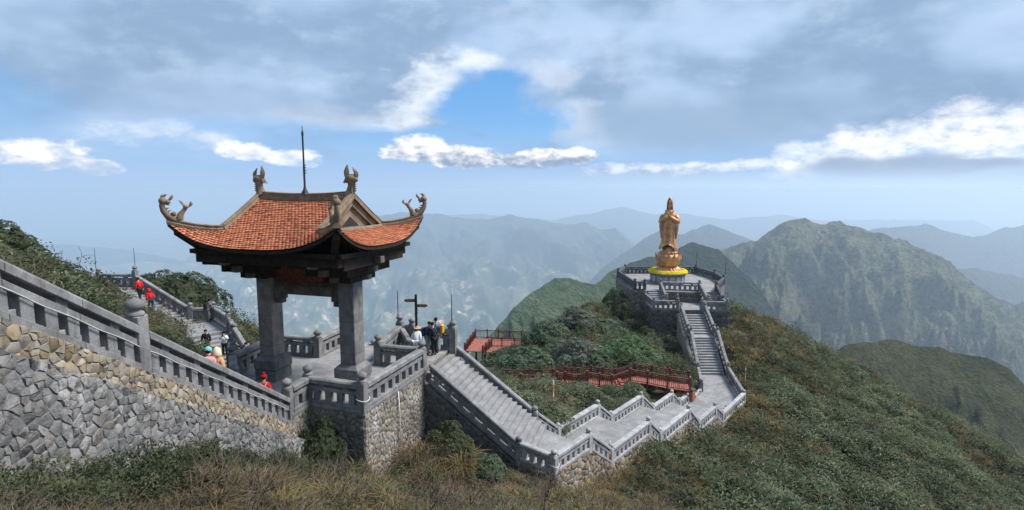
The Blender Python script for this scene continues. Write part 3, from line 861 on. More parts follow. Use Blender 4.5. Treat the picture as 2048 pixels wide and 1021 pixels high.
def run_frame(A, B):
    A, B = Vector(A), Vector(B)
    d = Vector((B.x - A.x, B.y - A.y, 0)); L = d.length; d.normalize()
    n = Vector((d.y, -d.x, 0))
    m = (B.z - A.z) / L
    def P(l, q, h): return A + d * l + n * q + Vector((0, 0, m * l + h))
    return P, L, d, n, m

def add_run(parent, A, B, H=1.0, w0=0.15, w1=None, th=1.0, spacing=0.52, bw=0.24, mat='granite', split=2.0, base=True):
    """base slab, balusters, mid rail, spacer blocks and coping between two posts"""
    w1 = w0 if w1 is None else w1
    P, L, d, n, m = run_frame(A, B)
    l0, l1 = w0 - 0.01, L - w1 + 0.01
    def hexa(mb, a, b, q, h0, h1, q2=None):
        q2 = q if q2 is None else q2
        mb.hexa([P(a, q, h0), P(b, q, h0), P(b, -q, h0), P(a, -q, h0), P(a, q2, h1), P(b, q2, h1), P(b, -q2, h1), P(a, -q2, h1)])
        return mb
    k = max(1, int(round((l1 - l0) / split)))
    cut = [l0 + (l1 - l0) * i / k for i in range(k + 1)]
    t = 0.105 * th
    for i in range(k):
        a, b = cut[i] + (0.006 if i else 0), cut[i + 1] - (0.006 if i < k - 1 else 0)
        o = MB()
        # coping: chamfered top
        q, q2 = t * 1.5, t * 1.0
        h0, h1, h2 = 0.79 * H, 0.94 * H, 1.0 * H
        vs = []
        for l in (a, b):
            for (qq, hh) in ((q, h0), (q, h1), (q2, h2), (-q2, h2), (-q, h1), (-q, h0)): vs.append(P(l, qq, hh))
        o.add(vs, [(0, 1, 2, 3, 4, 5), (11, 10, 9, 8, 7, 6)] + [(j, 6 + j, 6 + (j + 1) % 6, (j + 1) % 6) for j in range(6)])
        o.obj('top_rail', mat, parent, P((a + b) / 2, 0, h0), bevel=0.008)
        hexa(MB(), a, b, t * 0.95, 0.53 * H, 0.68 * H).obj('middle_rail', mat, parent, P((a + b) / 2, 0, 0.53 * H), bevel=0.01)
        if base:
            hexa(MB(), a, b, t * 1.45, -0.03, 0.13 * H).obj('base_slab', mat, parent, P((a + b) / 2, 0, 0), bevel=0.01)
    # balusters: one mesh for the run, copied along it
    nb = max(1, int(round((l1 - l0) / spacing)))
    step = (l1 - l0) / nb
    src = None
    for i in range(nb):
        c = l0 + step * (i + 0.5)
        at = P(c, 0, 0.12 * H)
        if src is None:
            src = hexa(MB(), c - bw / 2, c + bw / 2, t * 0.8, 0.12 * H, 0.54 * H).mesh('baluster', mat, at, bevel=0.008)
        place('baluster', src, parent, at)
    src = None
    ns = max(1, int(round((l1 - l0) / 1.3)))
    for i in range(ns):
        c = l0 + (l1 - l0) * (i + 0.5) / ns
        at = P(c, 0, 0.67 * H)
        if src is None:
            src = hexa(MB(), c - 0.13, c + 0.13, t * 0.85, 0.67 * H, 0.80 * H).mesh('spacer_block', mat, at)
        place('spacer_block', src, parent, at)

def heading(A, B): return math.atan2(B[1] - A[1], B[0] - A[0])

def balustrade(label, nodes, H=1.0, top=1.42, w=0.34, fs=0.95, mat='granite', name='stone_balustrade', skip=(), **kw):
    """nodes: (x, y, floor z) or None to break the line; posts at each node"""
    first = next(n for n in nodes if n)
    t = thing(name, label, 'balustrade', (first[0], first[1], first[2]), 'grey stone balustrades')
    prev = None
    for i, nd in enumerate(nodes):
        if nd is None:
            prev = None; continue
        nxt = nodes[i + 1] if i + 1 < len(nodes) and nodes[i + 1] else None
        ref = (nd, nxt) if nxt else (prev, nd)
        rot = heading(*ref)
        x, y, z = nd[:3]
        zt = nd[3] if len(nd) > 3 else z + top
        if i not in skip:
            add_post(t, x, y, z, zt, rot, w, fs, mat)
        if prev is not None:
            add_run(t, prev[:3] if len(prev) < 5 else (prev[0], prev[1], prev[4]), nd[:3] if len(nd) < 6 else (nd[0], nd[1], nd[5]), H, w / 2, w / 2, mat=mat, **kw)
        prev = nd
    return t

# ------------------------------------------------------------------ masonry
def clip_poly(poly, a, b, c):
    """keep a*x + b*y <= c"""
    out = []
    n = len(poly)
    for i in range(n):
        p, q = poly[i], poly[(i + 1) % n]
        dp = a * p[0] + b * p[1] - c; dq = a * q[0] + b * q[1] - c
        if dp <= 0: out.append(p)
        if (dp < 0 < dq) or (dq < 0 < dp):
            t = dp / (dp - dq)
            out.append((p[0] + (q[0] - p[0]) * t, p[1] + (q[1] - p[1]) * t))
    return out
def area(p): return 0.5 * sum(p[i][0] * p[(i + 1) % len(p)][1] - p[(i + 1) % len(p)][0] * p[i][1] for i in range(len(p)))

def cells(domain, size, aspect=1.3, tilt=0.0, jitter=1.0, seed=1, merge=0.32):
    """voronoi stones inside a convex 2-D outline"""
    rd = random.Random(seed)
    xs = [p[0] for p in domain]; ys = [p[1] for p in domain]
    sx, sy = size * aspect, size
    ct, st = math.cos(tilt), math.sin(tilt)
    cx, cy = (min(xs) + max(xs)) / 2, (min(ys) + max(ys)) / 2
    rad = 0.5 * math.hypot(max(xs) - min(xs), max(ys) - min(ys)) + 2 * max(sx, sy)
    nx, ny = int(rad / sx) + 2, int(rad / sy) + 2
    pts = {}
    for i in range(-nx, nx + 1):
        for j in range(-ny, ny + 1):
            u = (i + 0.5 * (j % 2) + rd.uniform(-0.5, 0.5) * jitter) * sx; v = (j + rd.uniform(-0.5, 0.5) * jitter) * sy
            if rd.random() < merge: continue        # leaves room for bigger neighbours
            pts[i, j] = (cx + u * ct - v * st, cy + u * st + v * ct)
    out = []
    for (i, j), p in pts.items():
        if not (min(xs) - sx < p[0] < max(xs) + sx and min(ys) - sx < p[1] < max(ys) + sx): continue
        poly = list(domain)
        for di in range(-3, 4):
            for dj in range(-3, 4):
                q = pts.get((i + di, j + dj))
                if q is None or (di == 0 and dj == 0): continue
                a, b = q[0] - p[0], q[1] - p[1]
                c = (q[0] ** 2 + q[1] ** 2 - p[0] ** 2 - p[1] ** 2) / 2
                poly = clip_poly(poly, a, b, c)
                if len(poly) < 3: break
            if len(poly) < 3: break
        if len(poly) >= 3 and abs(area(poly)) > 0.12 * sx * sy:
            out.append((poly, p))
    return out

def stone(mb, poly, P, joint, bulge, rd):
    """one stone proud of the wall: poly in wall coordinates, P(l, h, out)"""
    if area(poly) < 0: poly = poly[::-1]
    # drop very short edges, then round the outline a little
    q = []
    for i, p in enumerate(poly):
        r = poly[(i + 1) % len(poly)]
        if math.hypot(p[0] - r[0], p[1] - r[1]) > 0.02: q.append(p)
    if len(q) < 3: q = poly
    cx = sum(p[0] for p in q) / len(q); cy = sum(p[1] for p in q) / len(q)
    r0 = math.sqrt(abs(area(q)) / 3.14)
    s = max(0.3, 1 - joint / r0)
    rings = [(s, -0.03, 0), (s * 0.97, bulge * 0.62, 1), (s * 0.86, bulge, 1)]
    n = len(q)
    tx, ty = rd.uniform(-0.6, 0.6) * bulge / r0, rd.uniform(-0.6, 0.6) * bulge / r0
    bulge = bulge * rd.uniform(0.6, 1.3)
    vs = []
    for f, o, k in rings:
        for p in q:
            dx, dy = (p[0] - cx) * f, (p[1] - cy) * f
            vs.append(P(cx + dx, cy + dy, o + k * (tx * dx + ty * dy + rd.uniform(-0.25, 0.25) * bulge)))
    fs = [(r * n + i, r * n + (i + 1) % n, (r + 1) * n + (i + 1) % n, (r + 1) * n + i) for r in range(2) for i in range(n)]
    fs.append(tuple(2 * n + i for i in range(n)))
    mb.add(vs, fs)

def masonry(parent, A, B, tops, bots, size, mat, out, joint=0.018, bulge=0.05, aspect=1.25, tilt=0.0, seed=1, single=300, thick=0.35, back='mortar', batter=0.0, piece='stone', split_at=None):
    """stones on the face from A to B (plan points); tops and bots are heights at both ends; out = +1/-1 side"""
    A, B = Vector((A[0], A[1], 0)), Vector((B[0], B[1], 0))
    d = B - A; L = d.length; d.normalize()
    n = Vector((d.y, -d.x, 0)) * out
    ztop = max(tops)
    def P(l, h, o): return A + d * l + n * (o + batter * (ztop - h)) + Vector((0, 0, h))
    dom = [(0, bots[0]), (L, bots[1]), (L, tops[1]), (0, tops[0])]
    rd = random.Random(seed * 31 + 5)
    cs = cells(dom, size, aspect, tilt, seed=seed)
    if split_at: cs.sort(key=lambda c: split_at(P(c[1][0], c[1][1], 0)))
    rest = MB(); k = 0
    for poly, p in cs:
        m = MB() if k < single else rest
        stone(m, poly, P, joint, bulge, rd)
        if k < single:
            m.obj(piece, mat, parent, P(p[0], p[1], 0), smooth=50)
        k += 1
    if rest.v:
        o = rest.obj('small_stones', mat, parent, smooth=50)
        o["kind"] = "stuff"
    b = MB(); cf = bulge * 0.34
    b.hexa([P(0, bots[0], cf), P(L, bots[1], cf), P(L, bots[1], -thick), P(0, bots[0], -thick), P(0, tops[0], cf), P(L, tops[1], cf), P(L, tops[1], -thick), P(0, tops[0], -thick)] if out > 0 else
           [P(L, bots[1], cf), P(0, bots[0], cf), P(0, bots[0], -thick), P(L, bots[1], -thick), P(L, tops[1], cf), P(0, tops[0], cf), P(0, tops[0], -thick), P(L, tops[1], -thick)])
    b.obj('wall_core', back, parent)
    return k

def slabs(parent, poly, z, sx, sy, ux, thick=0.08, gap=0.006, mat='paving', seed=3, piece='slab', stagger=True):
    """paving: one object for each slab, cut to the outline"""
    ux = Vector((ux[0], ux[1], 0)).normalized(); uy = Vector((-ux.y, ux.x, 0))
    q = [(p[0] * ux.x + p[1] * ux.y, p[0] * uy.x + p[1] * uy.y) for p in poly]
    if area(q) < 0: q = q[::-1]
    x0, x1 = min(p[0] for p in q), max(p[0] for p in q); y0, y1 = min(p[1] for p in q), max(p[1] for p in q)
    rd = random.Random(seed)
    j = 0; y = y0
    while y < y1:
        x = x0 - (sx * 0.5 if (j % 2 and stagger) else 0)
        while x < x1:
            w = list(q)
            for a, b, c in ((-1, 0, -(x + gap)), (1, 0, x + sx - gap), (0, -1, -(y + gap)), (0, 1, y + sy - gap)):
                w = clip_poly(w, a, b, c)
                if len(w) < 3: break
            if len(w) >= 3 and abs(area(w)) > 0.01:
                wp = [(ux.x * p[0] + uy.x * p[1], ux.y * p[0] + uy.y * p[1]) for p in w]
                dz = rd.uniform(-0.003, 0.003)
                m = MB().prism(wp, z - thick, z + dz)
                m.obj(piece, mat, parent, bevel=0.0, origin=(wp[0][0], wp[0][1], z))
            x += sx
        y += sy; j += 1

def flight(parent, A, B, z0, C, D_, z1, n, mat='paving', depth=0.5, side=0.0, lip=0.02):
    """steps from edge A-B at height z0 (upper floor) down to edge C-D at z1: n risers, each tread one block"""
    A, B, C, D_ = [Vector((p[0], p[1], 0)) for p in (A, B, C, D_)]
    for i in range(1, n):
        f0, f1 = (i - 1) / (n - 1), i / (n - 1)
        a, b = A.lerp(C, f0), B.lerp(D_, f0)
        c, d = A.lerp(C, f1 + lip / (C - A).length), B.lerp(D_, f1 + lip / (D_ - B).length)
        z = z0 + (z1 - z0) * i / n
        poly = [(a.x, a.y), (b.x, b.y), (d.x, d.y), (c.x, c.y)]
        if area(poly) < 0: poly = poly[::-1]
        MB().prism(poly, z - depth, z).obj('step', mat, parent, bevel=0.012)

# ------------------------------------------------------------------ near stair on the left
t = thing('stone_wall', 'rubble retaining wall under the near left stair, tan band above grey stones', 'wall', (-8.4, 12, -6))
masonry(t, (-8.36, 4.0), (-8.36, 20.35), (stair_z(4.0) - 0.02, stair_z(20.35) - 0.02), (stair_z(4.0) - 0.66, stair_z(20.35) - 0.66), 0.13, 'tan_rubble', 1, 0.007, 0.034, 1.25, -0.35, 4, 300, 0.4, split_at=lambda p: p.y if p.y > 8 else 99)
t2 = thing('rock_wall', 'rough grey stone wall below the tan band of the near left stair', 'wall', (-8.3, 12, -9))
masonry(t2, (-8.27, 4.0), (-8.27, 20.2), (stair_z(4.0) - 0.66, stair_z(20.2) - 0.66), (stair_z(4.0) - 4.6, stair_z(20.2) - 2.6), 0.11, 'grey_rubble', 1, 0.003, 0.034, 1.9, 0.42, 9, 300, 0.3, 'mortar_grey', 0.05, split_at=lambda p: p.y if p.y > 8 else 99)
MB().hexa([(-8.20, 4, stair_z(4) - 0.71), (-8.20, 20.3, stair_z(20.3) - 0.71), (-8.6, 20.3, stair_z(20.3) - 0.71), (-8.6, 4, stair_z(4) - 0.71), (-8.20, 4, stair_z(4) - 0.655), (-8.20, 20.3, stair_z(20.3) - 0.655), (-8.6, 20.3, stair_z(20.3) - 0.655), (-8.6, 4, stair_z(4) - 0.655)]).obj('ledge', 'mortar_grey', t2)
t = thing('stone_stair', 'grey stone stair descending behind the near left balustrade', 'stair', (-10, 12, -6))
NS = 50
for i in range(NS):
    y1 = 20.2 - i * 0.34; y0 = y1 - 0.36
    z = ZT + (i + 1) * 0.2067 - 0.30
    if y0 < 3.2: break
    MB().box(-11.30, -8.56, y0, y1, z - 0.6, z).obj('step', 'paving', t, bevel=0.012)
balustrade('near balustrade of the left stair, running down from the left edge to the terrace',
           [(-8.6, 4.2, stair_z(4.2)), (-8.6, 12.3, stair_z(12.3), stair_z(12.3) + 1.72), (-8.6, 20.25, stair_z(20.25), ZT + 1.40)], H=1.06, fs=1.0, w=0.36, spacing=0.50, bw=0.27, th=1.25, split=1.6)
balustrade('inner balustrade of the left stair beside the bushes', [(-11.35, 21.75, ZT, ZT + 1.45), (-11.4, 14.0, stair_z(14.0) - 0.1), (-11.4, 6.0, stair_z(6.0) - 0.1)], H=1.0, fs=1.0, w=0.34)

# ------------------------------------------------------------------ pavilion terrace
t = thing('terrace', 'grey paved stone terrace under the tiled gate pavilion', 'terrace', (-8.5, 25, ZT))
slabs(t, TERRACE, ZT, 0.95, 0.62, F_, 0.1)
MB().prism(TERRACE if area(TERRACE) > 0 else TERRACE[::-1], ZT - 3.2, ZT - 0.085).obj('terrace_core', 'mortar', t)
# thin edging stones under the balustrade
for a, b in ((0, 1), (1, 2), (2, 3)):
    p, q = Vector(TERRACE[a] + (0,)), Vector(TERRACE[b] + (0,))
    P, L, d, n, m = run_frame(p, q)
    MB().hexa([P(0, 0.20, ZT - 0.13), P(L, 0.20, ZT - 0.13), P(L, -0.20, ZT - 0.13), P(0, -0.20, ZT - 0.13), P(0, 0.20, ZT - 0.012), P(L, 0.20, ZT - 0.012), P(L, -0.20, ZT - 0.012), P(0, -0.20, ZT - 0.012)]).obj('edging', 'granite', t, bevel=0.01)
wt = thing('terrace_wall', 'tall rubble wall carrying the pavilion terrace corner', 'wall', (-5.5, 22, -12))
masonry(wt, (-5.74, 20.50), (-4.16, 25.42), (ZT - 0.14, ZT - 0.14), (-12.2, -13.2), 0.155, 'lime_rubble', 1, 0.010, 0.030, 1.25, 0.1, 12, 300, 0.4, split_at=lambda p: -p.z)
masonry(wt, (-8.35, 21.42), (-5.74, 20.50), (ZT - 0.14, ZT - 0.14), (-11.6, -12.2), 0.19, 'mixed_rubble', 1, 0.010, 0.035, 1.2, 0.0, 13, 150, 0.4, split_at=lambda p: -p.z)
masonry(wt, (-8.45, 20.2), (-8.15, 21.45), (ZT - 0.14, ZT - 0.14), (-11.4, -11.6), 0.19, 'mixed_rubble', 1, 0.010, 0.035, 1.2, 0.0, 14, 60, 0.4)
balustrade('front balustrade of the pavilion terrace, from stair foot to main stair',
           [(-8.6, 20.25, ZT), (-8.27, 21.55, ZT, ZT + 1.5), (-5.85, 20.70, ZT, ZT + 1.5), (-4.30, 25.45, ZT, ZT + 1.42)], H=1.06, w=0.36, fs=1.0, th=1.2, skip=(0,), spacing=0.56, bw=0.27)
balustrade('back left balustrade of the pavilion terrace', [(-11.35, 21.75, ZT), (-12.9, 24.6, ZT), (-12.25, 28.1, ZT), (-9.95, 27.45, ZT, ZT + 1.42), (-9.2, 30.3, ZT)], H=1.03, w=0.36, fs=1.0, th=1.15, skip=(0,), spacing=0.56, bw=0.27)
balustrade('short balustrade across the terrace right of the gate column', [(-6.55, 26.25, ZT, ZT + 1.50), (-4.42, 25.62, ZT, ZT + 1.3)], H=1.03, w=0.36, fs=1.0, th=1.15, skip=(1,), spacing=0.6, bw=0.27)
balustrade('back balustrade of the terrace behind the signpost', [(-6.55, 26.4, ZT), (-6.15, 29.5, ZT + 0.1, ZT + 1.72), (-5.45, 29.35, ZT + 0.1, ZT + 1.6), (-3.15, 28.75, ZT, ZT + 1.6)], H=1.08, w=0.36, fs=1.0, th=1.15, skip=(0,), spacing=0.56, bw=0.27)
t = thing('stone_handrail', 'sloping stone handrail in front of the signpost', 'handrail', (-5.9, 29, ZT))
add_run(t, (-6.0, 29.2, ZT + 0.05), (-4.75, 26.9, ZT - 0.75), 1.08, 0.1, 0.1, mat='granite')
t = thing('stone_post', 'low stone post with finial at the back edge of the terrace', 'post', (-7.65, 29.7, ZT - 1))
add_post(t, -7.65, 29.7, ZT - 1.0, ZT + 0.32, heading((0, 0), F_), 0.36, 1.0)

# ------------------------------------------------------------------ main stair from the terrace down to the stepped walk
t = thing('stone_stair', 'long steep grey stair from the terrace down to the stepped walk', 'stair', (-2, 26, -10))
flight(t, (-4.12, 25.55), (-3.28, 28.85), ZT, (0.95, 24.30), (1.80, 27.50), FZ[0], 21, depth=0.55)
core = MB()
core.hexa([(-4.2, 25.4, -13.5), (0.3, 24.3, -14.0), (1.15, 27.7, -14.0), (-3.3, 28.9, -13.5), (-4.2, 25.4, ZT - 0.55), (0.3, 24.3, FZ[0] - 0.35), (1.15, 27.7, FZ[0] - 0.35), (-3.3, 28.9, ZT - 0.55)])
core.obj('stair_core', 'mortar_grey', t)
mw = thing('stone_wall', 'shaded rubble wall under the near side of the main stair', 'wall', (-2, 24.9, -12))
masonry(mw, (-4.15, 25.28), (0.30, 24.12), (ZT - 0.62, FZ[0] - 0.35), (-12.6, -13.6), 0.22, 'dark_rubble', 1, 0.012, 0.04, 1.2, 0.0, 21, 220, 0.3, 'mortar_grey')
H1 = 0.92
balustrade('near balustrade of the main stair, sloping down to the stepped walk', [(-4.02, 25.33, ZT - 0.42), (PO.x, PO.y, FZ[0] - 0.10, FZ[0] + 1.07)], H=H1, w=0.30, fs=0.85, skip=(0,), spacing=0.58, bw=0.2, split=2.4, mat='granite')
balustrade('far balustrade of the main stair, sloping down beside the bamboo', [(-3.35, 28.95, ZT, ZT + 1.38, ZT - 0.42), (PA.x, PA.y, FZ[0] - 0.10, FZ[0] + 1.07)], H=H1, w=0.32, fs=0.85, spacing=0.58, bw=0.2, split=2.4)

# ------------------------------------------------------------------ stepped walk
t = thing('stepped_walk', 'light grey stepped walkway of five paved landings on the ridge', 'walkway', (8, 32, -16))
o_, i_ = WO, WI
def pl(*ps): return [(p.x, p.y) for p in ps]
TW = (WO['Y'] - WO['P']).normalized(); NW = Vector((-TW.y, TW.x, 0))
lev = [
    (pl(PO + SD * 0.3, o_['P'], o_['Q'], i_['B'] - TW * 2.0, PA + SD * 0.35), FZ[0]),
    (pl(o_['R'], o_['S'], i_['C'], i_['B'] + TW * 0.1), FZ[1]),
    (pl(o_['T'], o_['U'], i_['E'], i_['D']), FZ[2]),
    (pl(o_['V'], o_['W'], i_['G'], i_['F']), FZ[3]),
    ([(o_['X'].x, o_['X'].y), (o_['Y'].x, o_['Y'].y), (20.55, 51.25), (18.1, 51.25), (16.75, 47.0), (i_['I'].x, i_['I'].y), (i_['H'].x, i_['H'].y)], FZ[4]),
]
for k, (poly, z) in enumerate(lev):
    slabs(t, poly, z, 1.15, 0.72, TW, 0.12, 0.005, 'paving', 40 + k)
    MB().prism(poly if area(poly) > 0 else poly[::-1], z - 1.7, z - 0.11).obj('landing_core', 'mortar', t)
for (a, b, c, d, z0, z1) in ((o_['Q'], i_['B'] - TW * 2.0, o_['R'], i_['B'], FZ[0], FZ[1]), (o_['S'], i_['C'], o_['T'], i_['D'], FZ[1], FZ[2]), (o_['U'], i_['E'], o_['V'], i_['F'], FZ[2], FZ[3]), (o_['W'], i_['G'], o_['X'], i_['H'], FZ[3], FZ[4])):
    n = int(round((z0 - z1) / 0.17))
    flight(t, a, b, z0, c, d, z1, n, depth=1.3)
up = 1.05
def nz(p, z, *more): return (p.x, p.y, z) + more
balustrade('outer balustrade of the stepped walk, zigzagging down to the right', [nz(PO, FZ[0], FZ[0] + 1.07), nz(o_['P'], FZ[0]), nz(o_['Q'], FZ[0]), nz(o_['R'], FZ[1]), nz(o_['S'], FZ[1]), nz(o_['T'], FZ[2]), nz(o_['U'], FZ[2]), nz(o_['V'], FZ[3]), nz(o_['W'], FZ[3]), nz(o_['X'], FZ[4]), nz(o_['Y'], FZ[4])],
           H=0.82, top=up, w=0.30, fs=0.75, mat='granite_light', skip=(0,), spacing=0.47, bw=0.24, th=1.0, split=2.4)
balustrade('inner balustrade of the stepped walk beside the bamboo thicket', [nz(PA, FZ[0], FZ[0] + 1.07), nz(i_['B'], FZ[1]), nz(i_['C'], FZ[1]), nz(i_['D'], FZ[2]), nz(i_['E'], FZ[2]), nz(i_['F'], FZ[3]), nz(i_['G'], FZ[3]), nz(i_['H'], FZ[4]), nz(i_['I'], FZ[4])],
           H=0.82, top=up, w=0.30, fs=0.75, mat='granite_light', skip=(0,), spacing=0.47, bw=0.24, th=1.0, split=2.4)
ww = thing('stone_wall', 'rubble footing wall below the outer side of the stepped walk', 'wall', (8, 30, -17))
ow = [(PO, FZ[0], FZ[0]), (o_['P'], FZ[0], FZ[0]), (o_['Q'], FZ[0], FZ[1]), (o_['R'], FZ[1], FZ[1]), (o_['S'], FZ[1], FZ[2]), (o_['T'], FZ[2], FZ[2]), (o_['U'], FZ[2], FZ[3]), (o_['V'], FZ[3], FZ[3]), (o_['W'], FZ[3], FZ[4]), (o_['X'], FZ[4], FZ[4]), (o_['Y'], FZ[4], FZ[4])]
lv = [0, 0, 0, 1, 1, 2, 2, 3, 3, 4, 4]
for k in range(len(ow) - 1):
    a, b = ow[k][0], ow[k + 1][0]
    dd = (b - a).normalized(); nn = Vector((dd.y, -dd.x, 0)) * 0.10
    za, zb = FZ[lv[k]] - 0.05, FZ[lv[k + 1]] - 0.05
    masonry(ww, a + nn, b + nn, (za, zb), (za - 2.0, zb - 2.0), 0.24, 'tan_rubble', 1, 0.012, 0.04, 1.2, 0.1, 60 + k, 28 if k < 9 else 40, 0.25, split_at=lambda p, za=za: -p.z)

# ------------------------------------------------------------------ upper stair to the statue
t = thing('stone_stair', 'straight grey stair climbing to the statue platform', 'stair', (19.5, 55, -17))
flight(t, (19.05, 60.0), (21.3, 60.0), ZFORE, (18.72, 56.4), (20.95, 56.4), -15.18, 9, depth=0.6)
MB().prism([(18.72, 56.5), (18.6, 55.1), (20.85, 55.1), (20.95, 56.5)][::-1] if area([(18.72, 56.5), (18.6, 55.1), (20.85, 55.1), (20.95, 56.5)]) < 0 else [(18.72, 56.5), (18.6, 55.1), (20.85, 55.1), (20.95, 56.5)], -15.7, -15.185).obj('landing', 'paving', t)
flight(t, (18.6, 55.15), (20.85, 55.15), -15.18, (18.2, 51.25), (20.47, 51.25), FZ[4], 14, depth=0.7)
MB().hexa([(18.1, 51.2, -19), (20.6, 51.2, -19), (21.45, 60.2, -19), (18.95, 60.2, -19), (18.1, 51.2, FZ[4] - 0.5), (20.6, 51.2, FZ[4] - 0.5), (21.45, 60.2, ZFORE - 0.7), (18.95, 60.2, ZFORE - 0.7)]).obj('stair_core', 'mortar_grey', t)
sw = thing('stone_wall', 'tall rubble side wall left of the statue stair', 'wall', (18, 55, -18))
masonry(sw, (18.75, 60.0), (17.85, 51.0), (ZFORE - 0.05, FZ[4] + 0.02), (-19.2, -19.2), 0.30, 'mixed_rubble', -1, 0.015, 0.05, 1.2, 0.0, 81, 200, 0.35, split_at=lambda p: -p.z)
sw = thing('stone_wall', 'rubble side wall right of the statue stair', 'wall', (21, 55, -18))
masonry(sw, (21.55, 60.0), (20.75, 51.0), (ZFORE - 0.05, FZ[4] + 0.02), (-19.2, -19.2), 0.30, 'mixed_rubble', 1, 0.015, 0.05, 1.2, 0.0, 82, 150, 0.35, split_at=lambda p: -p.z)
zl = -15.18
balustrade('left balustrade of the statue stair', [(16.75, 46.9, FZ[4]), (17.85, 51.1, FZ[4], FZ[4] + 1.35), (18.38, 55.1, zl), (18.52, 56.4, zl), (18.85, 60.1, ZFORE)], H=0.9, top=1.15, w=0.30, fs=0.75, mat='granite', spacing=0.55, bw=0.24)
balustrade('right balustrade of the statue stair and lower landing', [(19.49, 44.54, FZ[4]), (20.72, 51.0, FZ[4], FZ[4] + 1.35), (21.08, 55.1, zl), (21.2, 56.4, zl), (21.52, 60.1, ZFORE)], H=0.9, top=1.15, w=0.30, fs=0.75, mat='granite', skip=(0,), spacing=0.55, bw=0.24)

# ------------------------------------------------------------------ forecourt and statue platform
t = thing('forecourt', 'small stone forecourt below the statue platform', 'terrace', (20, 63, ZFORE))
slabs(t, FORE, ZFORE, 1.2, 0.8, (1, -0.08), 0.1)
MB().prism(FORE if area(FORE) > 0 else FORE[::-1], ZFORE - 5.2, ZFORE - 0.09).obj('forecourt_core', 'mortar_grey', t)
fw = thing('stone_wall', 'dark weathered rubble wall left of the stair under the forecourt', 'wall', (17.5, 61.7, -18))
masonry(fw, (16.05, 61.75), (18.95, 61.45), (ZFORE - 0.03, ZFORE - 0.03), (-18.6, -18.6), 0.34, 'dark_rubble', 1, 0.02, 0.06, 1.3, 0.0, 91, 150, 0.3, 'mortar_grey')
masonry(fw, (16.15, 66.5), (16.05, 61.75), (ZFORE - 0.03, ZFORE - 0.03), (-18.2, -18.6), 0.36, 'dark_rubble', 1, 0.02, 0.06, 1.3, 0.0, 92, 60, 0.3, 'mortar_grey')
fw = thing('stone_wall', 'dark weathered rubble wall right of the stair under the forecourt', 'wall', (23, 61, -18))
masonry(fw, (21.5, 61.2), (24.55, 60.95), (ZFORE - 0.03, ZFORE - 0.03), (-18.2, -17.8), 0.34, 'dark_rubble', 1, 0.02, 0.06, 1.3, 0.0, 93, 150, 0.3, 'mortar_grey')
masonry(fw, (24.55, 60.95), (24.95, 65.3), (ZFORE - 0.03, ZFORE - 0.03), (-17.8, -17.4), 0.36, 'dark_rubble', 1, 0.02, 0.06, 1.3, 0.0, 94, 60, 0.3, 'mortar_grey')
balustrade('forecourt balustrade left of the statue stair', [(16.3, 66.2, ZFORE), (16.25, 61.9, ZFORE), (18.9, 61.6, ZFORE)], H=1.05, top=1.4, w=0.36, fs=0.9, spacing=0.6, bw=0.28)
balustrade('forecourt balustrade right of the statue stair', [(21.55, 61.35, ZFORE), (24.35, 61.1, ZFORE), (24.75, 65.0, ZFORE)], H=1.05, top=1.4, w=0.36, fs=0.9, spacing=0.6, bw=0.28)
t = thing('statue_platform', 'polygonal grey stone platform carrying the statue', 'terrace', (21, 73, ZPLAT))
slabs(t, PLAT, ZPLAT, 1.3, 0.9, (1, -0.08), 0.1)
MB().prism(PLAT if area(PLAT) > 0 else PLAT[::-1], ZPLAT - 6.5, ZPLAT - 0.09).obj('platform_core', 'mortar_grey', t)
pw = thing('stone_wall', 'curved grey rubble wall under the left side of the statue platform', 'wall', (15, 68, -18))
masonry(pw, (14.6, 76.0), (14.85, 66.95), (ZPLAT - 0.03, ZPLAT - 0.03), (-18.5, -17.5), 0.36, 'mixed_rubble', 1, 0.02, 0.06, 1.3, 0.0, 95, 150, 0.3, 'mortar_grey')
masonry(pw, (14.85, 66.9), (16.25, 66.25), (ZPLAT - 0.03, ZPLAT - 0.03), (-17.5, -17.5), 0.34, 'mixed_rubble', 1, 0.02, 0.06, 1.3, 0.0, 96, 80, 0.3, 'mortar_grey')
pw = thing('stone_wall', 'low dark wall between forecourt and statue platform', 'wall', (20.5, 65.7, ZFORE))
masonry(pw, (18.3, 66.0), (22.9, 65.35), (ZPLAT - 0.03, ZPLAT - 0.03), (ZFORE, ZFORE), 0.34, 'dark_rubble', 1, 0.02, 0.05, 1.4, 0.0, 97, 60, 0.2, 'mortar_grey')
for sx0, sx1, y_, lab in ((16.6, 18.2, 66.1, 'short stair left of the altar wall up to the statue platform'), (23.0, 24.5, 65.3, 'short stair right of the altar wall up to the statue platform')):
    t = thing('stone_stair', lab, 'stair', (sx0, y_ - 1, ZFORE))
    for i in range(7):
        zz = ZFORE + (i + 1) * (ZPLAT - ZFORE) / 8
        y0 = y_ - 2.1 + i * 0.3
        MB().box(sx0, sx1, y0, y_ + 0.1, zz - 0.17, zz).obj('step', 'paving', t, bevel=0.012)
dk = 'granite_shaded'  # side rails: shade painted in by a darker copy of the granite
balustrade('front balustrade of the statue platform between the two short stairs', [(18.3, 64.1, ZFORE), (18.35, 67.0, ZPLAT), (22.85, 66.1, ZPLAT), (22.95, 63.3, ZFORE)], H=1.05, top=1.42, w=0.36, fs=0.9, mat='granite', spacing=0.6, bw=0.3)
balustrade('left balustrade round the statue platform', [(16.3, 66.6, ZPLAT), (15.2, 67.1, ZPLAT), (14.85, 76.0, ZPLAT), (16.65, 80.1, ZPLAT), (21.5, 80.1, ZPLAT)], H=1.05, top=1.42, w=0.36, fs=0.9, mat=dk, spacing=0.6, bw=0.28)
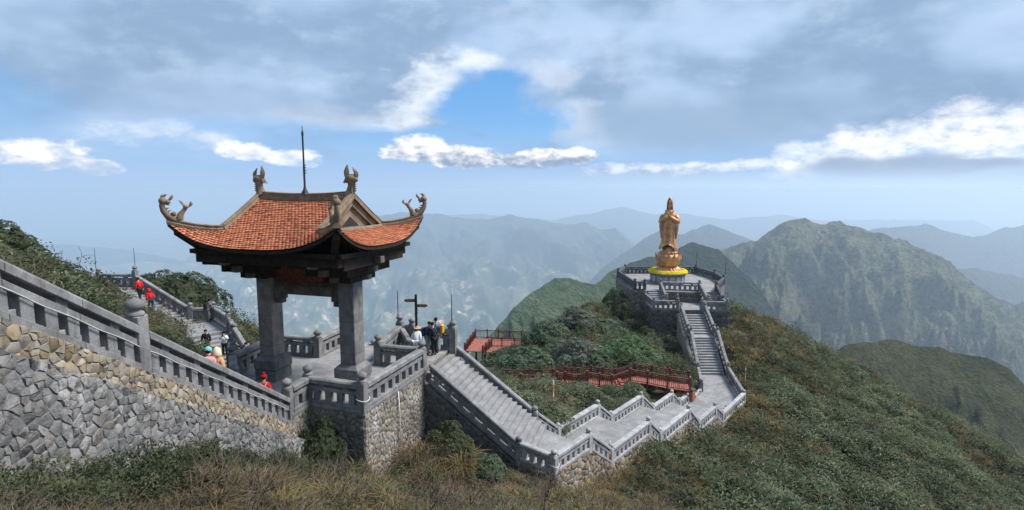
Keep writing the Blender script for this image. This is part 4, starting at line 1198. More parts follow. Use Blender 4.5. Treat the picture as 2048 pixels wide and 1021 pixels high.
balustrade('right balustrade round the statue platform, dark against the hills', [(22.5, 80.1, ZPLAT), (27.0, 80.1, ZPLAT), (27.85, 74.8, ZPLAT), (27.35, 70.2, ZPLAT), (24.65, 65.4, ZPLAT), (24.6, 63.0, ZFORE)], H=1.05, top=1.42, w=0.36, fs=0.9, mat=dk, skip=(0,), spacing=0.6, bw=0.28)

# ------------------------------------------------------------------ upper stair on the far left
t = thing('stone_stair', 'far stair on the left hillside where the red jackets walk', 'stair', (-27, 40, -9))
a0, b0 = Vector((-30.2, 39.6, 0)), Vector((-29.2, 42.0, 0)); a1, b1 = Vector((-25.2, 37.6, 0)), Vector((-24.0, 40.4, 0))
flight(t, a0, b0, -7.55, a1, b1, -9.9, 14, depth=0.7)
MB().prism([(-30.2, 39.6), (-29.2, 42.0), (-32.2, 42.6), (-32.6, 40.0)], -9, -7.55).obj('landing', 'paving', t)
MB().prism([(-25.2, 37.6), (-21.6, 35.9), (-19.85, 37.9), (-22.6, 41.2), (-24.0, 40.5)], -10.7, -9.9).obj('landing', 'paving', t)
flight(t, (-21.6, 35.9), (-19.85, 37.9), -9.9, (-19.6, 33.6), (-17.6, 35.2), -11.3, 8, depth=0.7)
MB().prism([(-19.62, 33.62), (-17.2, 31.4), (-15.0, 32.9), (-17.62, 35.18)], -12.6, -11.3).obj('landing', 'paving', t)
balustrade('far balustrade of the left hillside stair behind the red jackets', [(-32.2, 42.4, -7.55), (-29.1, 42.0, -7.55, -5.9), (-24.2, 40.6, -9.9), (-22.7, 41.0, -9.9), (-20.0, 38.0, -9.9, -8.4), (-19.2, 37.1, -10.4, -9.2), (-17.55, 35.35, -11.3, -10.1), (-15.0, 33.1, -11.3)], H=1.0, w=0.34, fs=0.95, spacing=0.55, bw=0.26)

# ------------------------------------------------------------------ gate pavilion
RR_, RL, RW, RB1 = 2.30, 3.885, 3.345, 2.15        # ridge half length, eave half sizes, gable half width
ZR0, ZE, ZTIP = -0.47, -2.30, -1.34
def zprof(b):
    t = abs(b) / RW
    return ZR0 + (ZE - ZR0) * (1.14 * t - 0.14 * t * t)
def hh(b): return max(0.0, min(1.0, (abs(b) - RB1) / (RW - RB1)))
def front_half(b): return RR_ + (RL - RR_) * hh(b)
def lift(h, q): return (ZTIP - ZE) * (h ** 1.25) * (min(1.0, abs(q)) ** 3.0)
def surf_front(a, b):
    h = hh(b)
    sag = 0.10 * (abs(a) / RR_) ** 2 * (1 - abs(b) / RW) if abs(a) <= RR_ else 0.10 * (1 - abs(b) / RW)
    return zprof(b) + lift(h, a / front_half(b)) + sag * (1 - h)
def side_half(a): return RB1 + (RW - RB1) * max(0.0, (abs(a) - RR_) / (RL - RR_))
def surf_side(a, b):
    h = max(0.0, min(1.0, (abs(a) - RR_) / (RL - RR_)))
    return zprof(RB1 + (RW - RB1) * h) + lift(h, b / side_half(a)) + 0.10 * (1 - (RB1 + (RW - RB1) * h) / RW) * (1 - h)

gate = thing('gate_pavilion', 'two-columned stone gate pavilion with upturned red tiled roof', 'pavilion', pav(0, 0, ZT))
roof = MB()
def add_sheet(fn, us, vs, conv):
    top = [[conv(u, v, fn) for v in vs(u)] for u in us]
    roof.grid([[p - Vector((0, 0, 0.035)) for p in r] for r in top])
    roof.grid([[p - Vector((0, 0, 0.13)) for p in r][::-1] for r in top])
    for r in (top[-1],):     # eave edge
        k = len(r)
        roof.grid([[p - Vector((0, 0, 0.035)) for p in r], [p - Vector((0, 0, 0.13)) for p in r]])
def lin(a, b, n): return [a + (b - a) * i / (n - 1) for i in range(n)]
for sg in (-1, 1):
    bs = lin(0.0, RW, 15)
    add_sheet(surf_front, bs, lambda b: lin(-front_half(b), front_half(b), 25), lambda b, a, fn, sg=sg: pav(a, sg * b, fn(a, b)))
    as_ = lin(RR_, RL, 9)
    add_sheet(surf_side, as_, lambda a: lin(-side_half(a), side_half(a), 21), lambda a, b, fn, sg=sg: pav(sg * a, b, fn(a, b)))
roof_o = roof.obj('roof', 'dark_wood', gate, pav(0, 0, -2.3), smooth=40)

# tiles
TWID, TEXP, TLEN = 0.165, 0.130, 0.20
def tile_mesh_data():
    out = [(-0.5, 0.0), (-0.5, 0.72), (-0.3, 0.93), (0.0, 1.0), (0.3, 0.93), (0.5, 0.72), (0.5, 0.0)]
    vs = []
    for dz in (0.0, -0.024):
        for x, y in out:
            vs.append((x * TWID * 0.97, y * TLEN, dz + 0.016 * (1 - (2 * x) ** 2) + 0.044 * y))
    n = len(out)
    mid = len(vs)
    vs.append((0, 0.0, 0.014))
    fs = [(i + 1, i, mid) for i in range(n - 1)] + [(i, i + 1, n + i + 1, n + i) for i in range(n - 1)]
    return vs, fs
TV, TF = tile_mesh_data()
tile_me = MB().add(TV, TF).mesh('tile', 'roof_tile', smooth=35)
rd = random.Random(5)
tiles = []
def lay(fn, half, r0, r1, conv, prio):
    # rows from ridge to eave measured along the slope
    n = 60
    prof = [conv(0, r0 + (r1 - r0) * i / n, fn) for i in range(n + 1)]
    acc = [0.0]
    for i in range(n): acc.append(acc[-1] + (prof[i + 1] - prof[i]).length)
    rows = int(acc[-1] / TEXP)
    for k in range(rows + 1):
        s = acc[-1] - TEXP * k - TLEN * 0.93
        if s < 0: break
        r = r0 + (r1 - r0) * float(np.interp(s, acc, [i / n for i in range(n + 1)]))
        ht = half(r) - 0.02
        rlo = min(r1, r + TLEN * 0.85)
        m = int(ht / TWID) + 1
        off = 0.5 * TWID if k % 2 else 0.0
        for j in range(-m, m + 1):
            a = j * TWID + off
            if abs(a) > half(rlo) - 0.05: continue
            rr = r
            if abs(a) > ht: continue
            p = conv(a, rr, fn)
            px = conv(a + 0.05, rr, fn) - conv(a - 0.05, rr, fn)
            py = conv(a, min(r1, rr + 0.08), fn) - conv(a, max(r0, rr - 0.02), fn)
            x = px.normalized(); z = x.cross(py).normalized()
            if z.z < 0: z = -z; x = -x
            y = z.cross(x).normalized()
            if y.dot(py) < 0: y = -y; x = -x
            # small misalignments of hand-laid tiles
            j1, j2 = rd.gauss(0, 0.025), rd.gauss(0, 0.02)
            x = (x + y * j1).normalized(); y = z.cross(x).normalized()
            z2 = (z + y * j2).normalized(); y = z2.cross(x).normalized()
            M = Matrix((x, y, z2)).transposed().to_4x4()
            M.translation = p + z2 * (0.002 + rd.uniform(0, 0.006))
            tiles.append((prio * 1000 + k, M))
lay(surf_front, front_half, 0.0, RW, lambda a, b, fn: pav(a, -b, fn(a, b)), 0)
lay(surf_side, side_half, RR_ + 0.02, RL, lambda b, a, fn: pav(a, b, fn(a, b)), 0.004)
lay(surf_front, front_half, 0.0, RW, lambda a, b, fn: pav(a, b, fn(a, b)), 5)
lay(surf_side, side_half, RR_ + 0.02, RL, lambda b, a, fn: pav(-a, b, fn(a, b)), 5)
tiles.sort(key=lambda q: q[0])
rest = MB()
for k, (pr_, M) in enumerate(tiles):
    if k < 300:
        o = bpy.data.objects.new('tile', tile_me)
        COL.objects.link(o); o.parent = roof_o
        L_ = M.copy(); L_.translation = M.translation - WL[roof_o]
        o.matrix_local = L_
    else:
        rest.add([M @ Vector(v) for v in TV], TF)
o = rest.obj('roof_tiles', 'roof_tile', roof_o, smooth=35)
o["kind"] = "stuff"

# ridge and hip caps
def sweep(parent, pts, w, h, name='ridge_cap', mat='ridge_cap', drop=0.05, lipw=0.04):
    pts = [Vector(p) for p in pts]
    m = MB(); rows = []
    prof = [(-w - lipw, -drop), (-w - lipw, 0.06), (-w, 0.09), (-w, h - 0.05), (-w - 0.02, h - 0.03), (-w * 0.7, h), (w * 0.7, h), (w + 0.02, h - 0.03), (w, h - 0.05), (w, 0.09), (w + lipw, 0.06), (w + lipw, -drop)]
    for i, p in enumerate(pts):
        t = pts[min(i + 1, len(pts) - 1)] - pts[max(0, i - 1)]
        t.z = 0
        if t.length < 1e-6: t = Vector((1, 0, 0))
        s = Vector((t.y, -t.x, 0)).normalized()
        rows.append([p + s * q + Vector((0, 0, z)) for q, z in prof])
    m.grid(rows)
    n = len(prof)
    m.f.append(tuple(range(n - 1, -1, -1))); m.f.append(tuple((len(rows) - 1) * n + k for k in range(n)))
    return m.obj(name, mat, parent, smooth=25)
sweep(gate, [pav(a, 0, surf_front(a, 0)) for a in lin(-RR_ - 0.12, RR_ + 0.12, 13)], 0.115, 0.29, 'main_ridge')
hip_tip = {}
for sa in (-1, 1):
    for sb in (-1, 1):
        g = [pav(sa * (RR_ + 0.02), sb * b, surf_front(RR_, b) + 0.02) for b in lin(0.02, RB1 + 0.05, 9)]
        sweep(gate, g, 0.105, 0.24, 'gable_ridge')
        hp = [pav(sa * front_half(RB1 + (RW - RB1) * h), sb * (RB1 + (RW - RB1) * h), surf_front(front_half(RB1 + (RW - RB1) * h), RB1 + (RW - RB1) * h) + 0.02) for h in lin(0.0, 1.02, 13)]
        sweep(gate, hp, 0.10, 0.21, 'hip_ridge')
        hip_tip[sa, sb] = hp
    # gable end: plastered triangle with a dark vent
    x0 = RR_ - 0.10
    z0 = zprof(RB1) + 0.05
    tri = [(-RB1, z0), (RB1, z0), (0, ZR0 + 0.05)]
    MB().add([pav(sa * x0, b, z) for b, z in tri] + [pav(sa * (x0 - 0.1), b, z) for b, z in tri], [(0, 1, 2), (3, 5, 4), (0, 3, 4, 1), (1, 4, 5, 2), (2, 5, 3, 0)]).obj('gable', 'ridge_cap', gate)
    tri2 = [(-0.62, z0 + 0.10), (0.62, z0 + 0.10), (0, z0 + 0.50)]
    MB().add([pav(sa * (x0 + 0.012), b, z) for b, z in tri2] + [pav(sa * (x0 - 0.05), b, z) for b, z in tri2], [(0, 1, 2), (3, 5, 4), (0, 3, 4, 1), (1, 4, 5, 2), (2, 5, 3, 0)]).obj('vent', 'iron', gate)
    # sloping bargeboards under the gable ridge
    for sb in (-1, 1):
        q = []
        for b in (0.0, RB1): q += [(sa * (RR_ + 0.03), sb * b, surf_front(RR_, b) + 0.02), (sa * (RR_ + 0.03), sb * b, surf_front(RR_, b) - 0.34), (sa * (RR_ - 0.05), sb * b, surf_front(RR_, b) - 0.34), (sa * (RR_ - 0.05), sb * b, surf_front(RR_, b) + 0.02)]
        MB().add([pav(*p) for p in q], [(0, 1, 5, 4), (1, 2, 6, 5), (2, 3, 7, 6), (3, 0, 4, 7), (0, 3, 2, 1), (4, 5, 6, 7)]).obj('bargeboard', 'ridge_cap', gate)
    # apron cap along the gable foot
    sweep(gate, [pav(sa * (RR_ + 0.10), b, surf_side(RR_ + 0.08, b)) for b in lin(-RB1 + 0.1, RB1 - 0.1, 5)], 0.09, 0.10, 'apron_ridge')

# carved ornaments
def blade(m, p0, p1, w, th, bend, side):
    """leaf-shaped horn from p0 to p1, swollen in the middle and bent sideways"""
    p0, p1, side, bend = Vector(p0), Vector(p1), Vector(side).normalized(), Vector(bend)
    ax = (p1 - p0); nrm = ax.cross(side).normalized()
    n = 7; rows = []
    for i in range(n):
        t = i / (n - 1)
        c = p0.lerp(p1, t) + bend * math.sin(math.pi * t)
        ww = w * (math.sin(math.pi * (0.18 + 0.82 * t)) ** 0.8 if t < 1 else 0.02) * (1 if i < n - 1 else 0.1)
        rows.append([c + side * (ww * math.cos(k)) + nrm * (th * (1 - t * 0.6) * math.sin(k)) for k in (0, math.pi / 2, math.pi, 1.5 * math.pi)])
    vs = [p for r in rows for p in r]
    fs = [(i * 4 + k, i * 4 + (k + 1) % 4, (i + 1) * 4 + (k + 1) % 4, (i + 1) * 4 + k) for i in range(n - 1) for k in range(4)]
    fs += [(3, 2, 1, 0), tuple((n - 1) * 4 + k for k in range(4))]
    m.add(vs, fs)
def ball(m, c, rx, ry, rz, n=8):
    c = Vector(c); vs = []; fs = []
    for i in range(1, n):
        th = math.pi * i / n
        for k in range(2 * n):
            a = math.pi * k / n
            vs.append(c + Vector((rx * math.sin(th) * math.cos(a), ry * math.sin(th) * math.sin(a), rz * math.cos(th))))
    top, bot = len(vs), len(vs) + 1
    vs += [c + Vector((0, 0, rz)), c - Vector((0, 0, rz))]
    w = 2 * n
    for i in range(n - 2):
        for k in range(w): fs.append((i * w + k, (i + 1) * w + k, (i + 1) * w + (k + 1) % w, i * w + (k + 1) % w))
    for k in range(w):
        fs.append((top, k, (k + 1) % w)); fs.append((bot, (n - 2) * w + (k + 1) % w, (n - 2) * w + k))
    m.add(vs, fs)
for sa in (-1, 1):
    z = surf_front(RR_, 0) + 0.25
    m = MB()
    c = lambda a, b, dz: pav(sa * (RR_ + 0.02) + a * sa, b, z + dz)
    m.tube([c(-0.10, 0, -0.15), c(-0.04, 0, 0.05), c(0.0, 0, 0.24), c(0.02, 0, 0.42)], [0.22, 0.17, 0.14, 0.17], 10)
    ball(m, c(0.02, 0, 0.54), 0.24, 0.20, 0.19)
    ball(m, c(0.20, 0, 0.50), 0.12, 0.11, 0.12, 6)
    ball(m, c(-0.18, 0, 0.48), 0.13, 0.12, 0.13, 6)
    blade(m, c(0.20, 0.02, 0.52), c(0.07, 0.0, 1.02), 0.11, 0.09, F_ * (0.10 * sa), F_)
    blade(m, c(-0.17, -0.02, 0.52), c(-0.16, 0.0, 1.12), 0.13, 0.10, F_ * (-0.04 * sa), F_)
    for k in range(5):     # back spines
        b0 = c(0.15 - 0.004 * k, 0, 0.02 + 0.085 * k)
        m.tube([b0, b0 + F_ * (0.10 * sa) + Vector((0, 0, 0.05))], [0.05, 0.005], 5)
        m.tube([c(0.05, -0.14, 0.02 + 0.085 * k), c(0.12, -0.20, 0.06 + 0.085 * k)], [0.04, 0.005], 5)
    for k in range(4):
        m.tube([c(-0.25, 0.06 * (k - 1.5), 0.46), c(-0.33, 0.08 * (k - 1.5), 0.36 - 0.03 * (k % 2))], [0.03, 0.008], 5)
    m.obj('ridge_ornament', 'ridge_cap', gate, smooth=50)
for (sa, sb), hp in hip_tip.items():
    m = MB()
    d = (hp[-1] - hp[-4]); d.z = 0; d.normalize()
    tp = hp[-1] + Vector((0, 0, 0.12))
    q = lambda l, dz: tp + d * l + Vector((0, 0, dz))
    # long tail curling up over the tip
    m.tube([q(-0.55, -0.10), q(-0.30, -0.02), q(-0.06, 0.14), q(0.08, 0.36), q(0.12, 0.56), q(0.08, 0.66)], [0.10, 0.13, 0.13, 0.11, 0.10, 0.11], 10)
    ball(m, q(0.08, 0.74), 0.15, 0.15, 0.15, 7)
    ball(m, q(-0.08, 0.70), 0.11, 0.10, 0.10, 6)
    blade(m, q(0.12, 0.80), q(-0.10, 0.96), 0.09, 0.07, Vector((0, 0, 0.10)), d)
    blade(m, q(-0.10, 0.72), q(-0.26, 0.98), 0.07, 0.06, -d * 0.03, d)
    m.tube([q(-0.02, 0.62), q(-0.16, 0.56)], [0.04, 0.01], 5)
    # second small beast facing it
    m.tube([q(-0.45, 0.02), q(-0.50, 0.20), q(-0.60, 0.34), q(-0.68, 0.44)], [0.14, 0.12, 0.08, 0.08], 8)
    ball(m, q(-0.70, 0.50), 0.11, 0.10, 0.09, 6)
    blade(m, q(-0.64, 0.52), q(-0.46, 0.76), 0.055, 0.05, Vector((0, 0, 0.05)), d)
    blade(m, q(-0.78, 0.48), q(-0.86, 0.72), 0.065, 0.05, -d * 0.06, d)
    ball(m, q(-0.26, 0.22), 0.10, 0.10, 0.10, 6)
    for k in range(4):
        b0 = q(-0.18 + 0.06 * k, 0.12 + 0.10 * k)
        m.tube([b0, b0 - d * 0.13 + Vector((0, 0, 0.05))], [0.045, 0.006], 5)
    m.obj('corner_ornament', 'ridge_cap', gate, smooth=50)

# columns
for sa in (-1, 1):
    c = pav(sa * 2.097, 0, 0)
    m = MB().obox(c, F_, G_, 0.372, 0.372, ZT + 1.10, -2.75)
    co = m.obj('column', 'column_warm' if sa < 0 else 'column_stone', gate, (c.x, c.y, ZT), bevel=0.02)
    m = MB().obox(c, F_, G_, 0.545, 0.545, ZT, ZT + 0.48)
    m.obj('plinth', 'column_stone', co, (c.x, c.y, ZT), bevel=0.012)
    m = MB()
    def sq(h): return [c - F_ * h - G_ * h, c + F_ * h - G_ * h, c + F_ * h + G_ * h, c - F_ * h + G_ * h]
    for (h0, z0, h1, z1) in ((0.54, ZT + 0.5, 0.57, ZT + 0.54), (0.57, ZT + 0.54, 0.57, ZT + 0.94), (0.57, ZT + 0.94, 0.40, ZT + 1.11)):
        m.hexa([(p.x, p.y, z0) for p in sq(h0)] + [(p.x, p.y, z1) for p in sq(h1)])
    m.obj('plinth', 'column_stone', co, (c.x, c.y, ZT))
    for q, zz in ((0.374, -5.6), (0.374, -7.0)):       # joints between the stone drums
        MB().obox(c, F_, G_, q, q, zz, zz + 0.012).obj('joint', 'iron', co, (c.x, c.y, zz))
# beams, brackets and the panel between the columns
def beam(name, a0, a1, b0, b1, z0, z1, mat='grey_wood', bev=0.015):
    c = pav((a0 + a1) / 2, (b0 + b1) / 2, 0)
    return MB().obox(c, F_, G_, abs(a1 - a0) / 2, abs(b1 - b0) / 2, z0, z1).obj(name, mat, gate, bevel=bev)
beam('tie_beam', -1.74, 1.74, -0.17, 0.17, -4.62, -4.18)
for sa in (-1, 1):
    beam('corbel', sa * 1.72, sa * 1.22, -0.15, 0.15, -4.84, -4.63)
    beam('corbel', sa * 1.72, sa * 1.32, -0.15, 0.15, -5.04, -4.85)
    # three tiers of bracket timbers stepping out from each column head
    for k, (la, lb, z0, z1) in enumerate(((0.66, 0.95, -3.84, -3.50), (0.98, 1.65, -3.495, -3.12), (1.30, 2.30, -3.115, -2.72))):
        for q in (-1, 1):
            beam('bracket_arm', sa * 2.097 + q * la, sa * 2.097 + q * (la - 0.26), -lb, lb, z0, z1, 'dark_wood')
            beam('bracket_arm', sa * 2.097 - la + 0.27, sa * 2.097 + la - 0.27, q * lb, q * (lb - 0.26), z0 + 0.01, z1 - 0.01, 'dark_wood')
        beam('bracket_arm', sa * (2.097 - 0.16), sa * (2.097 + 0.16), -(lb + 0.30), lb + 0.30, z0 + 0.05, z1 - 0.05, 'grey_wood')
        beam('bracket_arm', sa * 2.097 - sa * 0.3, sa * (2.097 + la + 0.30), -0.16, 0.16, z0 + 0.06, z1 - 0.06, 'grey_wood')
        beam('bracket_block', sa * 2.097 - la + 0.28, sa * 2.097 + la - 0.28, -lb + 0.28, lb - 0.28, z0 + 0.02, z1 - 0.02, 'dark_wood')
    beam('eave_beam', sa * 3.36, sa * 3.06, -2.62, 2.62, -2.96, -2.62, 'dark_wood')
    beam('eave_beam', -3.05, 3.05, sa * 2.62, sa * 2.34, -2.96, -2.62, 'dark_wood')
    beam('purlin', sa * 3.40, sa * 3.58, -2.7, 2.7, -2.60, -2.42, 'dark_wood')
    beam('purlin', -3.3, 3.3, sa * 2.62, sa * 2.80, -2.60, -2.42, 'dark_wood')
    beam('purlin', -3.0, 3.0, sa * 1.4, sa * 1.58, -2.48, -1.95, 'dark_wood')
    for sb in (-1, 1):     # diagonal hip beams rising to the tips
        p0, p1, p2 = pav(sa * 1.9, sb * 0.2, -2.7), pav(sa * 3.0, sb * 2.4, -2.45), pav(sa * (RL - 0.16), sb * (RW - 0.16), ZTIP - 0.22)
        m = MB(); s = (p1 - p0).cross(Vector((0, 0, 1))).normalized() * 0.12
        for u, v in ((p0, p1), (p1, p2)):
            dz = Vector((0, 0, 0.26))
            m.hexa([u - s - dz, v - s - dz, v + s - dz, u + s - dz, u - s, v - s, v + s, u + s])
        m.obj('hip_beam', 'dark_wood', gate)
# rafters seen from below the eaves
for sb in (-1, 1):
    src = None
    for i in range(-13, 14):
        a = i * 0.27
        b0, b1 = 0.3, RW - 0.12
        if abs(a) > front_half(b1) - 0.3: continue
        pts = [pav(a, sb * b, surf_front(a, b) - 0.20) for b in lin(max(b0, RB1 + 0.1 if abs(a) > RR_ else b0), b1, 6)]
        MB().tube(pts, 0.045, 4).obj('rafter', 'dark_wood', gate)
for sa in (-1, 1):
    for i in range(-9, 10):
        b = i * 0.30
        if abs(b) > side_half(RL - 0.15) - 0.3: continue
        pts = [pav(sa * a, b, surf_side(a, b) - 0.20) for a in lin(RR_ + 0.1 if abs(b) < RB1 else RR_ + (abs(b) - RB1) / (RW - RB1) * (RL - RR_) + 0.1, RL - 0.12, 4)]
        MB().tube(pts, 0.045, 4).obj('rafter', 'dark_wood', gate)
# leaning board with upright slats, framed
pnl = MB()
b0, b1, z0, z1 = -0.05, -0.55, -4.16, -2.95
pnl.hexa([pav(-1.66, b0, z0), pav(1.66, b0, z0), pav(1.66, b0 + 0.06, z0), pav(-1.66, b0 + 0.06, z0), pav(-1.66, b1, z1), pav(1.66, b1, z1), pav(1.66, b1 + 0.06, z1), pav(-1.66, b1 + 0.06, z1)])
po = pnl.obj('panel_board', 'panel_red', gate)
for i in range(27):
    a = -1.56 + i * 0.12
    MB().hexa([pav(a - 0.035, b0 - 0.025, z0 + 0.1), pav(a + 0.035, b0 - 0.025, z0 + 0.1), pav(a + 0.035, b0 - 0.002, z0 + 0.1), pav(a - 0.035, b0 - 0.002, z0 + 0.1), pav(a - 0.035, b1 - 0.025, z1), pav(a + 0.035, b1 - 0.025, z1), pav(a + 0.035, b1 - 0.002, z1), pav(a - 0.035, b1 - 0.002, z1)]).obj('slat', 'panel_red', po)
for a0, a1, zz0, zz1, w in ((-1.70, 1.70, z0 - 0.01, z0 + 0.09, 0),):
    MB().hexa([pav(a0, b0 - 0.06, zz0), pav(a1, b0 - 0.06, zz0), pav(a1, b0 + 0.02, zz0), pav(a0, b0 + 0.02, zz0), pav(a0, b0 - 0.10, zz1), pav(a1, b0 - 0.10, zz1), pav(a1, b0 - 0.02, zz1), pav(a0, b0 - 0.02, zz1)]).obj('frame', 'grey_wood', po)
for sa in (-1, 1):
    MB().hexa([pav(sa * 1.70 - 0.05, b0 - 0.06, z0), pav(sa * 1.70 + 0.05, b0 - 0.06, z0), pav(sa * 1.70 + 0.05, b0 + 0.03, z0), pav(sa * 1.70 - 0.05, b0 + 0.03, z0), pav(sa * 1.70 - 0.05, b1 - 0.06, z1), pav(sa * 1.70 + 0.05, b1 - 0.06, z1), pav(sa * 1.70 + 0.05, b1 + 0.03, z1), pav(sa * 1.70 - 0.05, b1 + 0.03, z1)]).obj('frame', 'grey_wood', po)
beam('head_beam', -2.6, 2.6, -0.2, 0.2, -2.70, -2.60, 'dark_wood')
beam('ceiling', -3.3, 3.3, -2.6, 2.6, -2.61, -2.50, 'dark_wood')
# lightning rod
rod = thing('lightning_rod', 'tall thin dark lightning rod on the middle of the tiled roof ridge', 'rod', pav(0.03, 0, -0.2))
zr = surf_front(0, 0) + 0.29
m = MB().lathe([(0.16, 0.0), (0.15, 0.06), (0.07, 0.22), (0.045, 0.35), (0.045, 1.2), (0.04, 1.25), (0.036, 2.45), (0.05, 2.48), (0.045, 2.62), (0.02, 2.68), (0.012, 2.88)], pav(0.03, 0, zr - 0.05), 10)
m.obj('mast', 'iron', rod, smooth=50)
for k in range(4):
    p = pav(0.03, 0, zr + 0.85 + 0.11 * k)
    MB().tube([p, p + F_ * 0.11], 0.018, 5).obj('rung', 'iron', rod)

# ------------------------------------------------------------------ statue on its lotus throne
SX, SY = 20.75, 72.5
st = thing('statue', 'copper statue of a robed standing figure on a lotus throne', 'statue', (SX, SY, ZPLAT))
FACE = math.radians(-112)          # the way the figure faces (plan angle)
fx, fy = math.cos(FACE), math.sin(FACE)
def SP(f, s, z):                   # forward, to its left, up (world z)
    return Vector((SX + fx * f - fy * s, SY + fy * f + fx * s, z))
# robe: rings (z, half width, half depth, forward shift, fold depth)
rings = [(-7.95, 1.18, 1.00, 0.05, 0.11), (-7.75, 1.20, 1.02, 0.05, 0.10), (-7.45, 1.08, 0.92, 0.03, 0.09), (-7.0, 0.97, 0.82, 0.02, 0.08), (-6.4, 0.92, 0.76, 0.0, 0.075), (-5.8, 0.93, 0.74, -0.02, 0.07),
         (-5.2, 0.96, 0.74, -0.03, 0.06), (-4.7, 0.98, 0.74, -0.04, 0.05), (-4.3, 0.98, 0.72, -0.04, 0.04), (-3.9, 0.97, 0.68, -0.05, 0.03), (-3.5, 0.90, 0.60, -0.05, 0.02), (-3.15, 0.70, 0.50, -0.05, 0.01), (-2.9, 0.46, 0.40, -0.03, 0.0), (-2.7, 0.33, 0.33, -0.02, 0.0)]
NA = 72
m = MB(); rows = []
for k, (z, hw, hd, sh, fd) in enumerate(rings):
    row = []
    for i in range(NA + 1):
        a = 2 * math.pi * i / NA
        fold = fd * (math.sin(a * 9 + 0.6 * math.sin(z * 1.3)) * 0.6 + math.sin(a * 17 + z) * 0.3)
        zz = z
        if k <= 2:        # the hem opens in front over the feet
            fr = max(0.0, math.cos(a)) ** 6
            zz += (0.75 if k == 0 else 0.42 if k == 1 else 0.15) * fr
        row.append(SP(sh + (hd + fold) * math.cos(a), (hw + fold) * math.sin(a), zz))
    rows.append(row)
m.grid([r[::-1] for r in rows])
# shawl falling in drapes from the shoulders
body = m.obj('robe', 'copper', st, smooth=180)
m = MB()
for s in (-1, 1):
    # upper arm, elbow, forearm to the joined hands, with hanging sleeve
    m.tube([SP(-0.02, s * 0.72, -3.45), SP(0.05, s * 0.95, -3.85), SP(0.15, s * 1.02, -4.25), SP(0.48, s * 0.72, -4.15), SP(0.78, s * 0.30, -3.75), SP(0.84, s * 0.10, -3.55)], [0.33, 0.37, 0.40, 0.36, 0.25, 0.16], 12)
    m.tube([SP(0.30, s * 0.98, -4.2), SP(0.32, s * 1.02, -4.9), SP(0.30, s * 0.98, -5.7), SP(0.26, s * 0.92, -6.5)], [0.30, 0.24, 0.18, 0.08], 10, flat=(0.55, 1.0))
m.obj('sleeves', 'copper', st, smooth=180)
m = MB()
for s in (-1, 1):      # palms pressed together: palm, four fingers and a thumb each
    m.tube([SP(0.84, s * 0.07, -3.62), SP(0.87, s * 0.055, -3.42)], [0.085, 0.08], 8, flat=(0.5, 1.0))
    for k in range(4):
        m.tube([SP(0.80 + 0.045 * k, s * 0.045, -3.44), SP(0.82 + 0.04 * k, s * 0.025, -3.44 + 0.24 - 0.03 * abs(k - 1.4))], [0.026, 0.018], 6)
    m.tube([SP(0.80, s * 0.08, -3.56), SP(0.76, s * 0.05, -3.40)], [0.03, 0.02], 6)
m.obj('hands', 'copper', st, smooth=180)
m = MB()
# cowl drape across the chest
for j, (z, r_, f0) in enumerate(((-3.25, 0.55, 0.40), (-3.75, 0.66, 0.46), (-4.55, 0.80, 0.55))):
    pts = [SP(f0 * math.cos(u) + 0.05, r_ * math.sin(u), z + 0.42 * abs(math.sin(u)) ** 1.6) for u in lin(-1.45, 1.45, 13)]
    m.tube(pts, 0.09, 7)
for j in range(3):
    m.tube([SP(0.70 - 0.02 * j, -0.3 + 0.3 * j, -4.9), SP(0.74, -0.25 + 0.25 * j, -5.9), SP(0.80, -0.22 + 0.22 * j, -7.0)], [0.05, 0.07, 0.05], 6)
m.obj('drapery', 'copper', st, smooth=180)
# head
m = MB(); rows = []
hz0 = -2.78
prof = [(0.0, 0.17), (0.10, 0.18), (0.22, 0.24), (0.36, 0.30), (0.52, 0.32), (0.68, 0.31), (0.84, 0.25), (0.98, 0.12), (1.02, 0.02)]
for dz, r_ in prof:
    row = []
    for i in range(25):
        a = 2 * math.pi * i / 24
        f = r_ * math.cos(a) * 1.05
        if math.cos(a) > 0.5:
            f += 0.05 * math.exp(-((dz - 0.44) / 0.07) ** 2) * max(0, math.cos(a) - 0.8) * 5     # nose
            f -= 0.03 * math.exp(-((dz - 0.54) / 0.05) ** 2) * (1 if 0.25 < abs(math.sin(a)) < 0.6 else 0)   # eye sockets
            f += 0.02 * math.exp(-((dz - 0.30) / 0.04) ** 2)                                       # lips
        row.append(SP(0.06 + f, r_ * math.sin(a) * 0.92, hz0 + dz))
    rows.append(row)
m.grid([r[::-1] for r in rows])
m.obj('head', 'copper', st, smooth=180)
# tall hood over the crown and down the back
m = MB(); rows = []
for (z, r_, open_) in ((-3.35, 0.72, 1.9), (-3.0, 0.52, 1.7), (-2.7, 0.42, 1.35), (-2.4, 0.41, 1.05), (-2.1, 0.42, 0.85), (-1.8, 0.39, 0.7), (-1.5, 0.32, 0.5), (-1.25, 0.22, 0.2), (-1.10, 0.08, 0.0)):
    rows.append([SP((r_ * math.cos(a) * 1.05) - 0.02, r_ * math.sin(a), z + 0.04 * math.cos(a)) for a in lin(open_, 2 * math.pi - open_, 25)])
m.grid(rows); m.grid([[p + (Vector((SX, SY, p.z)) - p) * 0.12 for p in r][::-1] for r in rows])
m.tube([SP(0.36, 0.0, -2.02), SP(0.34, 0, -1.85), SP(0.24, 0, -1.62), SP(0.1, 0, -1.35)], [0.05, 0.13, 0.11, 0.04], 8)
m.obj('hood', 'copper', st, smooth=180)
